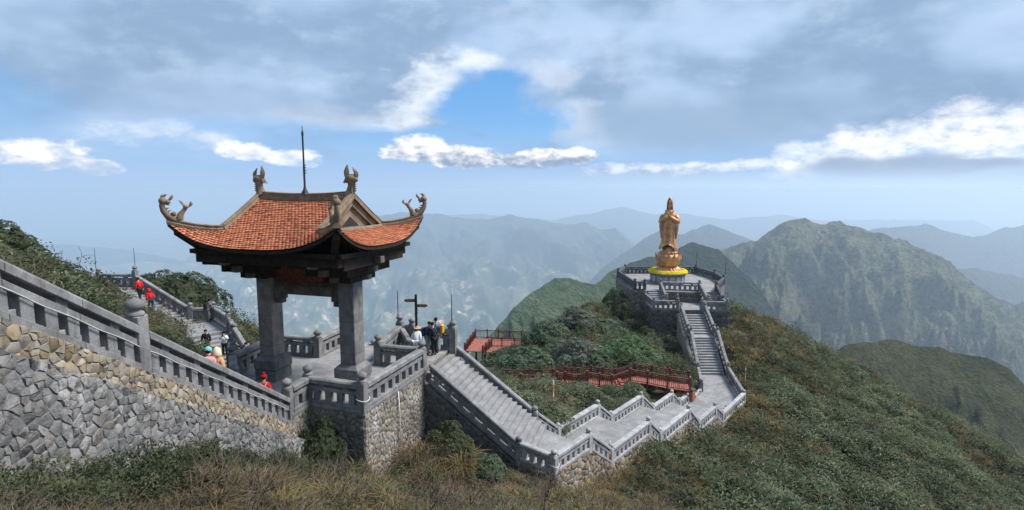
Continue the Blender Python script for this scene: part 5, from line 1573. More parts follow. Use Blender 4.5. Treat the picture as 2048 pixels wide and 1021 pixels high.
# feet and the low mound they stand on
m = MB()
for s in (-1, 1):
    m.tube([SP(0.25, s * 0.24, -8.05), SP(0.65, s * 0.26, -8.12), SP(0.95, s * 0.27, -8.2)], [0.20, 0.17, 0.08], 8)
m.obj('feet', 'copper', st, smooth=180)
m = MB()
m.lathe([(1.15, -8.75), (1.12, -8.5), (0.98, -8.28), (0.80, -8.12), (0.75, -7.6)], (SX, SY, 0), 28)
for i in range(14):
    a = 2 * math.pi * i / 14
    ball(m, (SX + 0.98 * math.cos(a), SY + 0.98 * math.sin(a), -8.38), 0.24, 0.24, 0.20, 5)
m.obj('cloud_mound', 'copper', st, smooth=180)
m = MB().lathe([(1.05, -10.25), (1.25, -10.1), (1.45, -9.7), (1.55, -9.2), (1.45, -8.75), (1.2, -8.6)], (SX, SY, 0), 32)
m.obj('lotus_bowl', 'copper', st, smooth=180)
def petal(z0, z1, r0, r1, wid, out, a, tip=0.18):
    rows = []
    for i in range(6):
        t = i / 5
        z = z0 + (z1 - z0) * t
        r_ = r0 + (r1 - r0) * t ** 0.8
        w = wid * (math.sin(math.pi * (0.22 + 0.70 * t)))
        row = []
        for k in range(5):
            q = (k - 2) / 2
            aa = a + q * w / max(0.4, r_)
            rr = r_ + out * (1 - q * q) * math.sin(math.pi * min(1, t + 0.15)) + (tip * 0.4 * t ** 3 * (1 - abs(q)))
            row.append(Vector((SX + rr * math.cos(aa), SY + rr * math.sin(aa), z + tip * t ** 3 * (1 - abs(q)))))
        rows.append(row)
    return rows
for ring, (z0, z1, r0, r1, wid, out, n, ph) in enumerate(((-9.55, -8.55, 1.52, 1.66, 0.36, 0.13, 14, 0.0), (-10.15, -9.15, 1.15, 1.62, 0.36, 0.14, 14, math.pi / 14), (-10.3, -9.75, 0.95, 1.42, 0.30, 0.10, 14, 0))):
    for i in range(n):
        m = MB(); r_ = petal(z0, z1, r0, r1, wid, out, 2 * math.pi * i / n + ph)
        m.grid([p[::-1] for p in r_])
        m.grid([[q + (Vector((SX, SY, q.z)) - q).normalized() * 0.05 for q in p] for p in r_])
        m.obj('lotus_petal', 'copper', st, smooth=180)
m = MB().lathe([(1.75, -11.02), (1.72, -10.85), (1.45, -10.55), (1.15, -10.3), (1.05, -10.2)], (SX, SY, 0), 36)
m.obj('throne_foot', 'copper', st, smooth=60)
for i in range(20):      # drooping petals of the foot
    a = 2 * math.pi * i / 20
    rows = []
    for k in range(5):
        t = k / 4
        r_ = 1.15 + 0.58 * t; z = -10.28 - 0.55 * t ** 1.4
        w = 0.20 * math.sin(math.pi * (0.3 + 0.62 * t))
        rows.append([Vector((SX + (r_ + 0.06 * (1 - q * q)) * math.cos(a + q * w / r_), SY + (r_ + 0.06 * (1 - q * q)) * math.sin(a + q * w / r_), z + 0.07 * (1 - q * q))) for q in (-1, -0.5, 0, 0.5, 1)])
    m = MB(); m.grid(rows); m.grid([[p - Vector((0, 0, 0.04)) for p in r][::-1] for r in rows])
    m.obj('foot_petal', 'copper', st, smooth=180)
ped = thing('pedestal', 'round grey stone pedestal with raised panels under the statue', 'pedestal', (SX, SY, ZPLAT))
m = MB().lathe([(2.35, ZPLAT), (2.35, ZPLAT + 0.14), (2.2, ZPLAT + 0.2), (2.2, -11.3), (2.36, -11.24), (2.42, -11.02)], (SX, SY, 0), 40)
m.obj('drum', 'granite', ped, smooth=30)
for i in range(16):
    a = 2 * math.pi * i / 16
    c = Vector((SX + 2.22 * math.cos(a), SY + 2.22 * math.sin(a), 0)); u = Vector((-math.sin(a), math.cos(a), 0)); v = Vector((math.cos(a), math.sin(a), 0))
    MB().obox(c, u, v, 0.34, 0.04, ZPLAT + 0.28, -11.4).obj('panel', 'granite_light', ped, bevel=0.01)
    c2 = Vector((SX + 2.22 * math.cos(a + math.pi / 16), SY + 2.22 * math.sin(a + math.pi / 16), 0))
    MB().obox(c2, u, v, 0.05, 0.06, ZPLAT + 0.2, -11.32).obj('pilaster', 'granite', ped)
wr = thing('flower_wreath', 'bright yellow ring of flowers around the statue foot', 'flowers', (SX, SY, -11.0))
m = MB()
m.lathe([(1.95, -11.0), (2.46, -11.02), (2.52, -10.86), (2.36, -10.72), (2.1, -10.68), (1.95, -10.76)], (SX, SY, 0), 48)
m.obj('moss_ring', 'yellow_flowers', wr)
m = MB(); rd = random.Random(3)
for i in range(1500):
    a = rd.uniform(0, 2 * math.pi); u = rd.uniform(-0.7, 1.0)
    r_ = 2.24 + 0.33 * u; z = -10.68 - 0.30 * max(0, u) ** 2 + rd.uniform(-0.02, 0.06)
    s = rd.uniform(0.05, 0.10)
    c = Vector((SX + r_ * math.cos(a), SY + r_ * math.sin(a), z))
    m.add([c + Vector((s * math.cos(k), s * math.sin(k), 0)) for k in lin(0, 5.0265, 5)] + [c + Vector((0, 0, s * 0.8))], [(k, (k + 1) % 5, 5) for k in range(5)])
o = m.obj('flowers', 'yellow_flowers', wr); o["kind"] = "stuff"

# ------------------------------------------------------------------ red boardwalk and deck
def wood_fence(parent, pts, h=1.05, pick=True, mat='red_wood'):
    """posts with caps, double rails and thin pickets along floor points"""
    for i, p in enumerate(pts):
        x, y, z = p
        m = MB().box(x - 0.07, x + 0.07, y - 0.07, y + 0.07, z - 0.5, z + h)
        po = m.obj('post', mat, parent, (x, y, z))
        MB().box(x - 0.10, x + 0.10, y - 0.10, y + 0.10, z + h, z + h + 0.07).obj('post_cap', mat, po, (x, y, z + h), bevel=0.02)
        if i:
            P, L, d, n, m_ = run_frame(pts[i - 1], p)
            def bar(a, b, q, h0, h1): return MB().hexa([P(a, q, h0), P(b, q, h0), P(b, -q, h0), P(a, -q, h0), P(a, q, h1), P(b, q, h1), P(b, -q, h1), P(a, -q, h1)])
            bar(0.07, L - 0.07, 0.055, h - 0.14, h - 0.06).obj('handrail', mat, parent)
            bar(0.07, L - 0.07, 0.03, h - 0.30, h - 0.25).obj('rail', mat, parent)
            bar(0.07, L - 0.07, 0.03, 0.08, 0.14).obj('rail', mat, parent)
            pk = MB(); k = max(2, int(L / 0.16))
            for j in range(1, k):
                l = L * j / k
                pk.hexa([P(l - 0.018, 0.018, 0.14), P(l + 0.018, 0.018, 0.14), P(l + 0.018, -0.018, 0.14), P(l - 0.018, -0.018, 0.14), P(l - 0.018, 0.018, h - 0.25), P(l + 0.018, 0.018, h - 0.25), P(l + 0.018, -0.018, h - 0.25), P(l - 0.018, -0.018, h - 0.25)])
            o = pk.obj('pickets', mat, parent); o["kind"] = "stuff"
def planks(parent, a0, a1, b0, b1, n, mat='deck_red', th=0.06):
    """deck boards between edge a0-a1 and edge b0-b1 (3-D corners)"""
    a0, a1, b0, b1 = map(Vector, (a0, a1, b0, b1))
    for i in range(n):
        t0, t1 = (i + 0.03) / n, (i + 0.97) / n
        p = [a0.lerp(a1, t0), a0.lerp(a1, t1), b0.lerp(b1, t1), b0.lerp(b1, t0)]
        if area([(q.x, q.y) for q in p]) < 0: p = p[::-1]
        MB().hexa([q - Vector((0, 0, th)) for q in p] + p).obj('plank', mat, parent)
bw = thing('boardwalk', 'red timber boardwalk with picket fences below the bushes', 'boardwalk', (8, 45, -16.5))
near = [(14.75, 43.9, -16.65), (12.95, 44.2, -16.5), (11.45, 44.9, -16.4), (10.1, 45.4, -16.35), (8.45, 44.9, -16.75), (7.45, 45.3, -16.75), (6.5, 45.9, -16.75), (5.8, 46.0, -17.1), (4.65, 46.6, -17.05), (3.95, 46.4, -17.0), (2.9, 46.8, -17.35), (0.75, 47.2, -17.45), (-0.6, 47.5, -17.6)]
far = [(15.15, 45.6, -16.65), (13.6, 45.9, -16.5), (12.2, 46.4, -16.4), (10.8, 46.9, -16.35), (9.0, 46.5, -16.75), (8.0, 46.9, -16.75), (7.05, 47.4, -16.75), (5.35, 47.7, -17.05), (4.8, 47.8, -17.0), (3.7, 48.2, -17.35), (1.8, 48.5, -17.4), (-0.9, 49.0, -17.6)]
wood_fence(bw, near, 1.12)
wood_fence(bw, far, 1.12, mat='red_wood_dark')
ns_, fs_ = near, [far[0], far[1], far[2], far[3], far[4], far[5], far[6], (6.3, 47.5, -17.1), far[7], far[8], far[9], far[10], far[11]]
for k in range(len(ns_) - 1):
    L = (Vector(ns_[k + 1]) - Vector(ns_[k])).length
    planks(bw, ns_[k], ns_[k + 1], fs_[k], fs_[k + 1], max(1, int(round(L / 0.42))))
for k in range(3):      # timber steps where the walk drops
    MB().box(9.2 - 0.28 * k, 9.5 - 0.28 * k, 44.8, 46.3, -16.8 - 0.12 * k, -16.42 - 0.12 * k).obj('step', 'deck_red', bw)
dk_ = thing('viewing_deck', 'red timber viewing deck with dark picket railing left of the bushes', 'deck', (-2, 65, -18.6))
zd = -18.6
planks(dk_, (-4.6, 67.4, zd), (1.4, 66.6, zd), (-5.4, 61.8, zd), (-2.4, 61.2, zd), 15, 'deck_red')
planks(dk_, (-2.4, 63.6, zd + 0.004), (2.6, 63.1, zd + 0.004), (-2.4, 66.9, zd + 0.004), (2.6, 66.4, zd + 0.004), 10, 'deck_red')
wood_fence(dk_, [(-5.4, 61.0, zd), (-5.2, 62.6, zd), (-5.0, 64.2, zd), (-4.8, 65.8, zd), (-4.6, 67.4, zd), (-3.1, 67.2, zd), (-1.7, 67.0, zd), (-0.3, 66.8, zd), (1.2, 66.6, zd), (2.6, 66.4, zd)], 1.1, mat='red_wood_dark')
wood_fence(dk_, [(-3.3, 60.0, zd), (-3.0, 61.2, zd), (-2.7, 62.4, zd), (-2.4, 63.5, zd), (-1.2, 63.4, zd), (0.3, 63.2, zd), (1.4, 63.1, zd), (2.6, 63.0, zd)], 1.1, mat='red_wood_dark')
for x, y in ((-2.3, 63.6), (-1.1, 63.5), (0.3, 63.3), (-3.1, 61.0), (-5.2, 62.5), (1.4, 63.2), (-4.5, 67.2), (1.2, 66.4)):
    MB().box(x - 0.12, x + 0.12, y - 0.12, y + 0.12, -24, zd - 0.06).obj('stilt', 'red_wood_dark', dk_)

# ------------------------------------------------------------------ small furniture
sg = thing('signpost', 'dark signpost with two pointed brown boards behind the pavilion', 'sign', (-5.05, 28.4, ZT))
MB().box(-5.11, -4.99, 28.34, 28.46, ZT - 0.1, -5.50).obj('pole', 'iron', sg, bevel=0.01)
def arrow(x0, x1, y, z, h, tipdir):
    s = 1 if x1 > x0 else -1
    p = [(x0, z - h), (x1 - s * 0.10, z - h), (x1, z), (x1 - s * 0.10, z + h), (x0, z + h)]
    m = MB(); n = len(p)
    vs = [(x, y - 0.03, zz) for x, zz in p] + [(x, y + 0.03, zz) for x, zz in p]
    m.add(vs, [tuple(range(n)), tuple(range(2 * n - 1, n - 1, -1))] + [(i, n + i, n + (i + 1) % n, (i + 1) % n) for i in range(n)])
    b = m.obj('sign_board', 'sign_brown', sg)
    # worn carved strokes, too small to read in the photograph
    for k in range(7):
        xx = x0 + s * (0.10 + 0.062 * k)
        MB().box(min(xx, xx + 0.035), max(xx, xx + 0.035), y - 0.036, y - 0.0305, z - h * 0.45, z + h * (0.45 if k % 3 else 0.1)).obj('carved_stroke', 'sign_gold', b)
arrow(-5.11, -5.68, 28.40, -5.83, 0.075, -1)
arrow(-4.99, -4.42, 28.38, -6.10, 0.075, 1)
for k in range(3):
    MB().tube([(-5.05, 28.36, -6.2 - 0.12 * k), (-4.93, 28.34, -6.24 - 0.12 * k)], 0.012, 5).obj('bracket', 'iron', sg)

def thin_rod(x, y, z, h, lab, r=0.022, mat='iron'):
    t = thing('rod', lab, 'rod', (x, y, z), 'thin metal rods on the posts')
    MB().lathe([(r, 0), (r, h * 0.6), (r * 0.7, h)], (x, y, z), 6).obj('shaft', mat, t)
    MB().lathe([(r * 2, -0.04), (r * 2, 0.06)], (x, y, z), 8).obj('socket', mat, t)
thin_rod(-6.25, 29.55, -6.9, 1.4, 'thin rod standing left of the signpost')
thin_rod(-3.22, 28.78, -7.0, 1.45, 'thin rod at the head of the main stair')
thin_rod(-32.4, 42.4, -6.6, 2.0, 'left one of two thin rods above the far left stair')
thin_rod(-29.1, 42.05, -6.0, 1.5, 'thin rod above the heads of the red jackets')
thin_rod(-19.6, 37.6, -9.0, 1.5, 'thin rod by the landing behind the left column')
thin_rod(25.9, 76.5, -11.2, 2.6, 'thin rod behind the right balustrade of the statue platform', 0.03)
thin_rod(27.6, 70.3, -11.0, 2.2, 'thin rod on the right corner post of the statue platform', 0.03)

def marker(x, y, z, h, lab, bands=('orange_band', 'white_band', 'yellow_band')):
    t = thing('marker_pole', lab, 'marker pole', (x, y, z), 'thin banded marker poles')
    MB().lathe([(0.022, -0.3), (0.022, h * 0.55)], (x, y, z), 6).obj('shaft', 'twig', t)
    for k in range(5):
        z0 = z + h * (0.55 + 0.09 * k)
        MB().lathe([(0.034, 0), (0.034, h * 0.088)], (x, y, z0), 8).obj('band', bands[k % 3], t)
gz = lambda x, y: float(ground_z(np.array([x]), np.array([y]))[0])
marker(2.35, 30.1, gz(2.35, 30.1), 2.6, 'banded marker pole in the bamboo beside the inner balustrade')
marker(14.75, 44.0, FZ[4], 2.4, 'banded marker pole beside the orange litter bin')
marker(4.98, 26.6, FZ[1] - 0.6, 1.9, 'banded marker pole on the outer side of the second landing', ('orange_band', 'white_band', 'orange_band'))
marker(20.9, 47.6, gz(20.9, 47.6), 2.8, 'banded marker pole in the scrub right of the lower landing')
marker(18.35, 52.2, FZ[4] + 0.4, 1.6, 'banded marker pole at the foot of the statue stair')
marker(19.6, 64.0, ZFORE, 1.9, 'banded marker pole in front of the altar wall')
marker(15.35, 66.5, ZPLAT - 0.4, 1.9, 'banded marker pole on the left corner of the statue platform', ('white_band', 'white_band', 'orange_band'))

bn = thing('litter_bin', 'square orange litter bin with dark lid on the lower landing', 'bin', (15.05, 44.7, FZ[4]))
u_, v_ = TW, NW
c = (15.05, 44.7)
MB().obox(c, u_, v_, 0.30, 0.30, FZ[4] + 0.05, FZ[4] + 0.86).obj('body', 'bin_orange', bn, bevel=0.03)
for k in range(5):
    cc = Vector((c[0], c[1], 0)) - v_ * 0.305 + u_ * (-0.22 + 0.11 * k)
    MB().obox(cc, u_, v_, 0.042, 0.012, FZ[4] + 0.1, FZ[4] + 0.82).obj('slat', 'bin_orange', bn)
MB().obox(c, u_, v_, 0.26, 0.26, FZ[4], FZ[4] + 0.06).obj('foot', 'bin_dark', bn)
MB().obox(c, u_, v_, 0.29, 0.29, FZ[4] + 0.86, FZ[4] + 0.98).obj('opening', 'iron', bn)
MB().obox(c, u_, v_, 0.34, 0.34, FZ[4] + 0.98, FZ[4] + 1.10).obj('lid', 'bin_dark', bn, bevel=0.05)
kb = thing('kerb_stone', 'low pale kerb stone by the bin where the boardwalk meets the landing', 'kerb', (15.9, 45.9, FZ[4]))
MB().hexa([(15.45, 45.25, FZ[4]), (15.7, 45.2, FZ[4]), (16.75, 46.75, FZ[4]), (16.5, 46.85, FZ[4]), (15.45, 45.25, FZ[4] + 0.3), (15.7, 45.2, FZ[4] + 0.3), (16.75, 46.75, FZ[4] + 0.3), (16.5, 46.85, FZ[4] + 0.3)]).obj('block', 'granite_light', kb, bevel=0.03)
cb = thing('cable', 'pale cable clipped along the middle rail of the near left balustrade', 'cable', (-8.4, 12, -4))
MB().tube([(-8.44, y, stair_z(y) + 0.545 + 0.012 * math.sin(y * 5)) for y in lin(4.4, 20.0, 80)], 0.014, 6).obj('wire', 'steel', cb, smooth=180)
cb = thing('pipe', 'thin white pipe down the tall terrace wall', 'pipe', (-5.0, 22.9, -12))
MB().tube([(-4.90, 22.85, ZT - 0.1), (-4.86, 22.85, ZT - 1.2), (-4.85, 22.86, -12.2)], 0.022, 6).obj('tube', 'white_plastic', cb, smooth=180)
for nm, lab, (px_, py_, pz_), r_ in (('tie_strap', 'white strap tied round the terrace corner post', (-5.85, 20.70, ZT + 0.42), 0.27), ('tie_strap', 'white strap tied round the near corner post of the stepped walk', (WO['P'].x, WO['P'].y, FZ[0] + 0.36), 0.225)):
    q = thing(nm, lab, 'strap', (px_, py_, pz_))
    m = MB()
    pts = [(px_ + r_ * math.cos(a), py_ + r_ * math.sin(a), pz_ + 0.04 * math.sin(a * 2)) for a in lin(0, 2 * math.pi, 25)]
    m.tube(pts, 0.014, 5, cap=False).obj('band', 'white_plastic', q)

# ------------------------------------------------------------------ plants
def leaf(vs, fs, base, dirv, length, width, up, bend=0.25):
    dirv = dirv / (np.linalg.norm(dirv) + 1e-9)
    s = np.cross(dirv, up); s = s / (np.linalg.norm(s) + 1e-9)
    mid = base + dirv * length * 0.5
    tip = base + dirv * length + np.array([0, 0, -bend * length])
    k = len(vs)
    vs += [base, mid + s * width, tip, mid - s * width]
    fs += [(k, k + 1, k + 2), (k, k + 2, k + 3)]
def proto(name, vs, fs, mat):
    me = np_mesh(name, np.array(vs), np.array(fs), mat, False)
    return bpy.data.objects.new(name, me)       # instanced by the undergrowth below
def bamboo_proto(seed, mat, n=230, ln=0.19, wd=0.023):
    r_ = np.random.default_rng(seed); vs = []; fs = []
    for i in range(n):
        rad = 0.52 * math.sqrt(r_.random()); a = r_.random() * 6.283
        z = (0.92 - 0.75 * (rad / 0.55) ** 2) * (0.35 + 0.65 * r_.random() ** 0.6)
        b = np.array([rad * math.cos(a), rad * math.sin(a), z])
        a2 = a + r_.normal(0, 0.9)
        d = np.array([math.cos(a2), math.sin(a2), r_.uniform(-0.1, 1.0)])
        leaf(vs, fs, b, d, ln * r_.uniform(0.7, 1.4), wd * r_.uniform(0.8, 1.3), np.array([0, 0, 1.0]), 0.45)
    return proto('bamboo_tuft', vs, fs, mat)
def grass_proto(seed, mat, n=130):
    r_ = np.random.default_rng(seed); vs = []; fs = []
    for i in range(n):
        a = r_.random() * 6.283; rad = 0.18 * math.sqrt(r_.random())
        b = np.array([rad * math.cos(a), rad * math.sin(a), 0])
        a2 = a + r_.normal(0, 0.6); ln = r_.uniform(0.5, 1.05); out = r_.uniform(0.15, 0.75)
        p1 = b + np.array([math.cos(a2) * out * 0.35, math.sin(a2) * out * 0.35, 0.62]) * ln
        p2 = b + np.array([math.cos(a2) * out, math.sin(a2) * out, 0.80 - 0.35 * out]) * ln
        s = np.array([-math.sin(a2), math.cos(a2), 0]) * 0.009
        k = len(vs)
        vs += [b - s, b + s, p1 + s, p1 - s, p2]
        fs += [(k, k + 1, k + 2), (k, k + 2, k + 3), (k + 3, k + 2, k + 4)]
    return proto('grass_tuft', vs, fs, mat)
def shrub_proto(seed, mat, n=170):
    r_ = np.random.default_rng(seed); vs = []; fs = []
    lumps = [(r_.normal(0, 0.25), r_.normal(0, 0.25), r_.uniform(0.3, 0.65), r_.uniform(0.18, 0.32)) for _ in range(6)]
    for i in range(n):
        cx, cy, cz, cr = lumps[i % 6]
        d = r_.normal(0, 1, 3); d /= np.linalg.norm(d)
        if d[2] < -0.3: d[2] *= -1
        b = np.array([cx, cy, cz]) + d * cr * r_.uniform(0.7, 1.05)
        leaf(vs, fs, b, d + r_.normal(0, 0.6, 3), r_.uniform(0.06, 0.12), r_.uniform(0.018, 0.032), np.array([0, 0, 1.0]), 0.2)
    return proto('shrub_tuft', vs, fs, mat)
def twig_proto(seed, mat):
    r_ = np.random.default_rng(seed); m = MB()
    def grow_(p, d, ln, rad, depth):
        q = p + d * ln
        mid = (p + q) / 2 + r_.normal(0, 0.05, 3) * ln
        m.tube([p, mid, q], [rad, rad * 0.8, rad * 0.6], 4, cap=False)
        if depth:
            for _ in range(2 + int(r_.random() < 0.5)):
                dd = d + r_.normal(0, 0.55, 3); dd[2] += 0.1; dd /= np.linalg.norm(dd)
                grow_(q if r_.random() < 0.7 else mid, dd, ln * r_.uniform(0.55, 0.85), rad * 0.6, depth - 1)
    for _ in range(3):
        d = np.array([r_.normal(0, 0.4), r_.normal(0, 0.4), 1.0]); d /= np.linalg.norm(d)
        grow_(np.array([r_.normal(0, 0.06), r_.normal(0, 0.06), -0.05]), d, 0.42, 0.017, 3)
    return bpy.data.objects.new('twig_tuft', m.mesh('twig_tuft', mat))

def scatter(name, label, pr_o, P, S, tilt=0.25, cat='undergrowth'):
    """one stuff object: points on the ground, each carrying an instance of the tuft"""
    n = len(P)
    if n == 0: return
    me = bpy.data.meshes.new(name)
    me.vertices.add(n); me.vertices.foreach_set("co", np.asarray(P, np.float32).ravel())
    rot = np.stack([rng.normal(0, tilt, n), rng.normal(0, tilt, n), rng.uniform(0, 6.283, n)], 1).astype(np.float32)
    a = me.attributes.new("rot", 'FLOAT_VECTOR', 'POINT'); a.data.foreach_set("vector", rot.ravel())
    S = np.asarray(S, np.float32)
    a = me.attributes.new("scl", 'FLOAT_VECTOR', 'POINT'); a.data.foreach_set("vector", S.ravel())
    o = place(name, me)
    g = bpy.data.node_groups.new(name, 'GeometryNodeTree')
    g.interface.new_socket('Geometry', in_out='INPUT', socket_type='NodeSocketGeometry')
    g.interface.new_socket('Geometry', in_out='OUTPUT', socket_type='NodeSocketGeometry')
    gi = g.nodes.new('NodeGroupInput'); go = g.nodes.new('NodeGroupOutput')
    ip = g.nodes.new('GeometryNodeInstanceOnPoints')
    oi = g.nodes.new('GeometryNodeObjectInfo'); oi.inputs['Object'].default_value = pr_o
    r1 = g.nodes.new('GeometryNodeInputNamedAttribute'); r1.data_type = 'FLOAT_VECTOR'; r1.inputs['Name'].default_value = 'rot'
    s1 = g.nodes.new('GeometryNodeInputNamedAttribute'); s1.data_type = 'FLOAT_VECTOR'; s1.inputs['Name'].default_value = 'scl'
    e2r = g.nodes.new('FunctionNodeEulerToRotation')
    g.links.new(gi.outputs[0], ip.inputs['Points']); g.links.new(oi.outputs['Geometry'], ip.inputs['Instance'])
    g.links.new(r1.outputs[0], e2r.inputs[0]); g.links.new(e2r.outputs[0], ip.inputs['Rotation']); g.links.new(s1.outputs[0], ip.inputs['Scale'])
    g.links.new(ip.outputs[0], go.inputs[0])
    md = o.modifiers.new('tufts', 'NODES'); md.node_group = g
    return tag(o, label, cat, kind='stuff')

# candidate points: dense close by, thinner with distance
N = 80000
th = rng.uniform(-0.92, 0.92, N)
rr = 3.5 * (115 / 3.5) ** (rng.random(N) ** 0.72)
X, Y = rr * np.sin(th), rr * np.cos(th)
ok = np.ones(N, bool)
def edge_dist(poly, x, y):
    d = np.full(len(x), 1e9)
    for i in range(len(poly)):
        ax, ay = poly[i][0], poly[i][1]; bx, by = poly[(i + 1) % len(poly)][0], poly[(i + 1) % len(poly)][1]
        l2 = (bx - ax) ** 2 + (by - ay) ** 2
        t_ = np.clip(((x - ax) * (bx - ax) + (y - ay) * (by - ay)) / l2, 0, 1)
        d = np.minimum(d, np.hypot(x - ax - t_ * (bx - ax), y - ay - t_ * (by - ay)))
    return d
for poly, lv_ in FOOT:
    ok &= ~(inside(poly, X, Y) | (edge_dist(poly, X, Y) < 0.62))
for poly in ([(-33, 39.5), (-29, 42.6), (-19, 38.5), (-17.4, 35.4), (-14.9, 33.0), (-17.2, 31.2), (-19.6, 33.2), (-25.5, 37.2)], [(-0.9, 47.3), (15.4, 43.6), (15.6, 45.8), (-0.9, 49.1)], [(-5.6, 60.2), (-2.4, 60.2), (2.7, 63.2), (2.7, 66.9), (-5, 67.5)]):
    ok &= ~(inside(poly, X, Y) | (edge_dist(poly, X, Y) < 0.35))
ok &= ~((X < -6.9) & (X > -8.7) & (Y < 21)) | (rng.random(N) < 0.0)
X, Y, rr = X[ok], Y[ok], rr[ok]
Z = ground_z(X, Y)
n1 = fbm(X * 0.10, Y * 0.10, 4, 201); n2 = fbm(X * 0.28, Y * 0.28, 4, 202); n3 = fbm(X * 0.6, Y * 0.6, 3, 203)
u = rng.random(len(X))
side = (X - WO['P'].x) * NW.x + (Y - WO['P'].y) * NW.y           # >0: inner side of the stepped walk
inner = (side > 0) & (Y > 28) & (Y < 46) & (X > -4) & (X < 16)
left = X < -11.0
front = (Y < 26) & (X < 8) & ~left
hill = (Y > 46) & (X < 18) & ~left
right = ~(inner | left | front | hill)
pb = np.select([inner, left, front, hill, right], [0.86, 0.58, 0.52, 0.42, 0.84])
pd = np.select([inner, left, front, hill, right], [0.06, 0.16, 0.30, 0.26, 0.08])
near_walk = right & (np.abs(side) < 5.0) & (X < 22)
pd = np.where(near_walk, 0.40, pd); pb = np.where(near_walk, 0.42, pb)
brown_hill = (X > 21.5) & (X < 33) & (Y > 50) & (Y < 75)
pd = np.where(brown_hill, 0.42, pd); pb = np.where(brown_hill, 0.34, pb)
edge = right & (X > 40)
pd = np.where(edge, 0.26, pd); pb = np.where(edge, 0.58, pb)
pd = np.clip(pd + 0.35 * n1 * (pd > 0.08), 0, 0.8)
pb = np.clip(pb - 0.22 * n1 + 0.2 * n2, 0.05, 0.95)
kind = np.where(u < pd, 1, np.where(u < pd + pb * (1 - pd), 0, 2))
size = np.select([inner, left, front, hill, right], [0.80, 0.85, 0.62, 1.0, 1.1]) * np.clip(0.62 + rr / 60, 0.55, 1.3) * (1 + 0.5 * n3 + 0.4 * n2) * rng.uniform(0.6, 1.4, len(X))
size = np.where(inner & (Y > 40.5), size * 0.75, size)
size = np.clip(size * np.clip(rr / 14, 0.45, 1), 0.25, 2.0)
P = np.stack([X, Y, Z - 0.05], 1)
S3 = np.stack([size, size, size * rng.uniform(0.75, 1.1, len(X))], 1)
v = rng.integers(0, 3, len(X))
dark_b = (right & (rng.random(len(X)) + 0.5 * n1 < 0.42)) | front | hill
for k in range(3):
    q = (kind == 0) & (v == k) & dark_b
    scatter('bamboo_scrub', 'dwarf bamboo scrub covering the right slope and the foreground', bamboo_proto(300 + k, 'bamboo_leaf'), P[q], S3[q])
    q = (kind == 0) & (v == k) & ~dark_b
    scatter('bamboo_thicket', 'paler bamboo thicket inside the stepped walk and on the left hillside', bamboo_proto(320 + k, 'bamboo_pale'), P[q], S3[q])
    q = (kind == 1) & (v == k)
    scatter('dry_grass', 'brown dry grass among the scrub', grass_proto(340 + k, 'dry_grass'), P[q], np.where(front[q][:, None], S3[q] * 1.45, S3[q] * 1.1))
    q = (kind == 2) & (v == k)
    scatter('low_shrubs', 'low dark leafy shrubs between the bamboo', shrub_proto(360 + k, 'shrub_leaf'), P[q], S3[q] * 1.25)
q = (rng.random(len(X)) < np.where(front, 0.05, 0.010)) & (rr > 6)
tq = np.clip(S3[q] * 2.3, 0.9, 2.4)
scatter('bare_twigs', 'bare grey twigs sticking out of the foreground scrub', twig_proto(380, 'twig'), P[q], tq, 0.35)
# creepers and grass along the foot of the rock wall and terrace wall
yy = rng.uniform(6.5, 20.2, 420); xx = -8.05 + rng.uniform(0, 1.1, 420) + 0.05 * (20 - yy) * 0.3
gzv = ground_z(xx, yy)
sz = rng.uniform(0.45, 0.9, 420)
scatter('wall_foot_scrub', 'mixed scrub at the foot of the rough grey wall', shrub_proto(390, 'shrub_leaf'), np.stack([xx, yy, gzv], 1), np.stack([sz, sz, sz * 1.1], 1))

# ------------------------------------------------------------------ single bushes
def bush_mesh(seed, mat, nl=11, nros=760, leafl=0.085, flat=0.75):
    r_ = np.random.default_rng(seed)
    lumps = [(0, 0, 0.42, 0.50)]
    for i in range(nl):
        a = 2 * math.pi * i / nl * 1.618 * 2; q = math.sqrt((i + 0.7) / nl)
        lumps.append((0.72 * q * math.cos(a), 0.72 * q * math.sin(a), 0.30 + 0.42 * (1 - q * q) * r_.uniform(0.8, 1.2), r_.uniform(0.24, 0.36)))
    L = np.array(lumps)
    vs = []; fs = []; made = 0
    while made < nros:
        k = r_.integers(0, len(L)); d = r_.normal(0, 1, 3); d /= np.linalg.norm(d)
        if d[2] < -0.35: continue
        p = L[k, :3] + d * L[k, 3] * r_.uniform(0.90, 1.06) * np.array([1, 1, flat])
        dist = np.linalg.norm((p - L[:, :3]) / np.array([1, 1, flat]), axis=1)
        if (dist < L[:, 3] * 0.86).sum() > 0: continue
        made += 1
        ax = d * np.array([1, 1, 1.0]) + np.array([0, 0, 0.5]); ax /= np.linalg.norm(ax)
        t1 = np.cross(ax, [0.3, 0.5, 0.8]); t1 /= np.linalg.norm(t1); t2 = np.cross(ax, t1)
        a0 = r_.random() * 6.28
        for j in range(6):
            a = a0 + j * 1.047
            dd = t1 * math.cos(a) + t2 * math.sin(a) + ax * r_.uniform(0.15, 0.8)
            leaf(vs, fs, p, dd, leafl * r_.uniform(0.75, 1.25), leafl * 0.19, ax, 0.10)
    me = np_mesh('crown', np.array(vs), np.array(fs), mat, False)
    return me
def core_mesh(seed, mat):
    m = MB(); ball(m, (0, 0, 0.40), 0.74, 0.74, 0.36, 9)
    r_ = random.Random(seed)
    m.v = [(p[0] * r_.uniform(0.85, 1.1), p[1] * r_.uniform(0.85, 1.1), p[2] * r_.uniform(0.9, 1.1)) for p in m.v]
    return m.mesh('inner_foliage', mat, smooth=180)
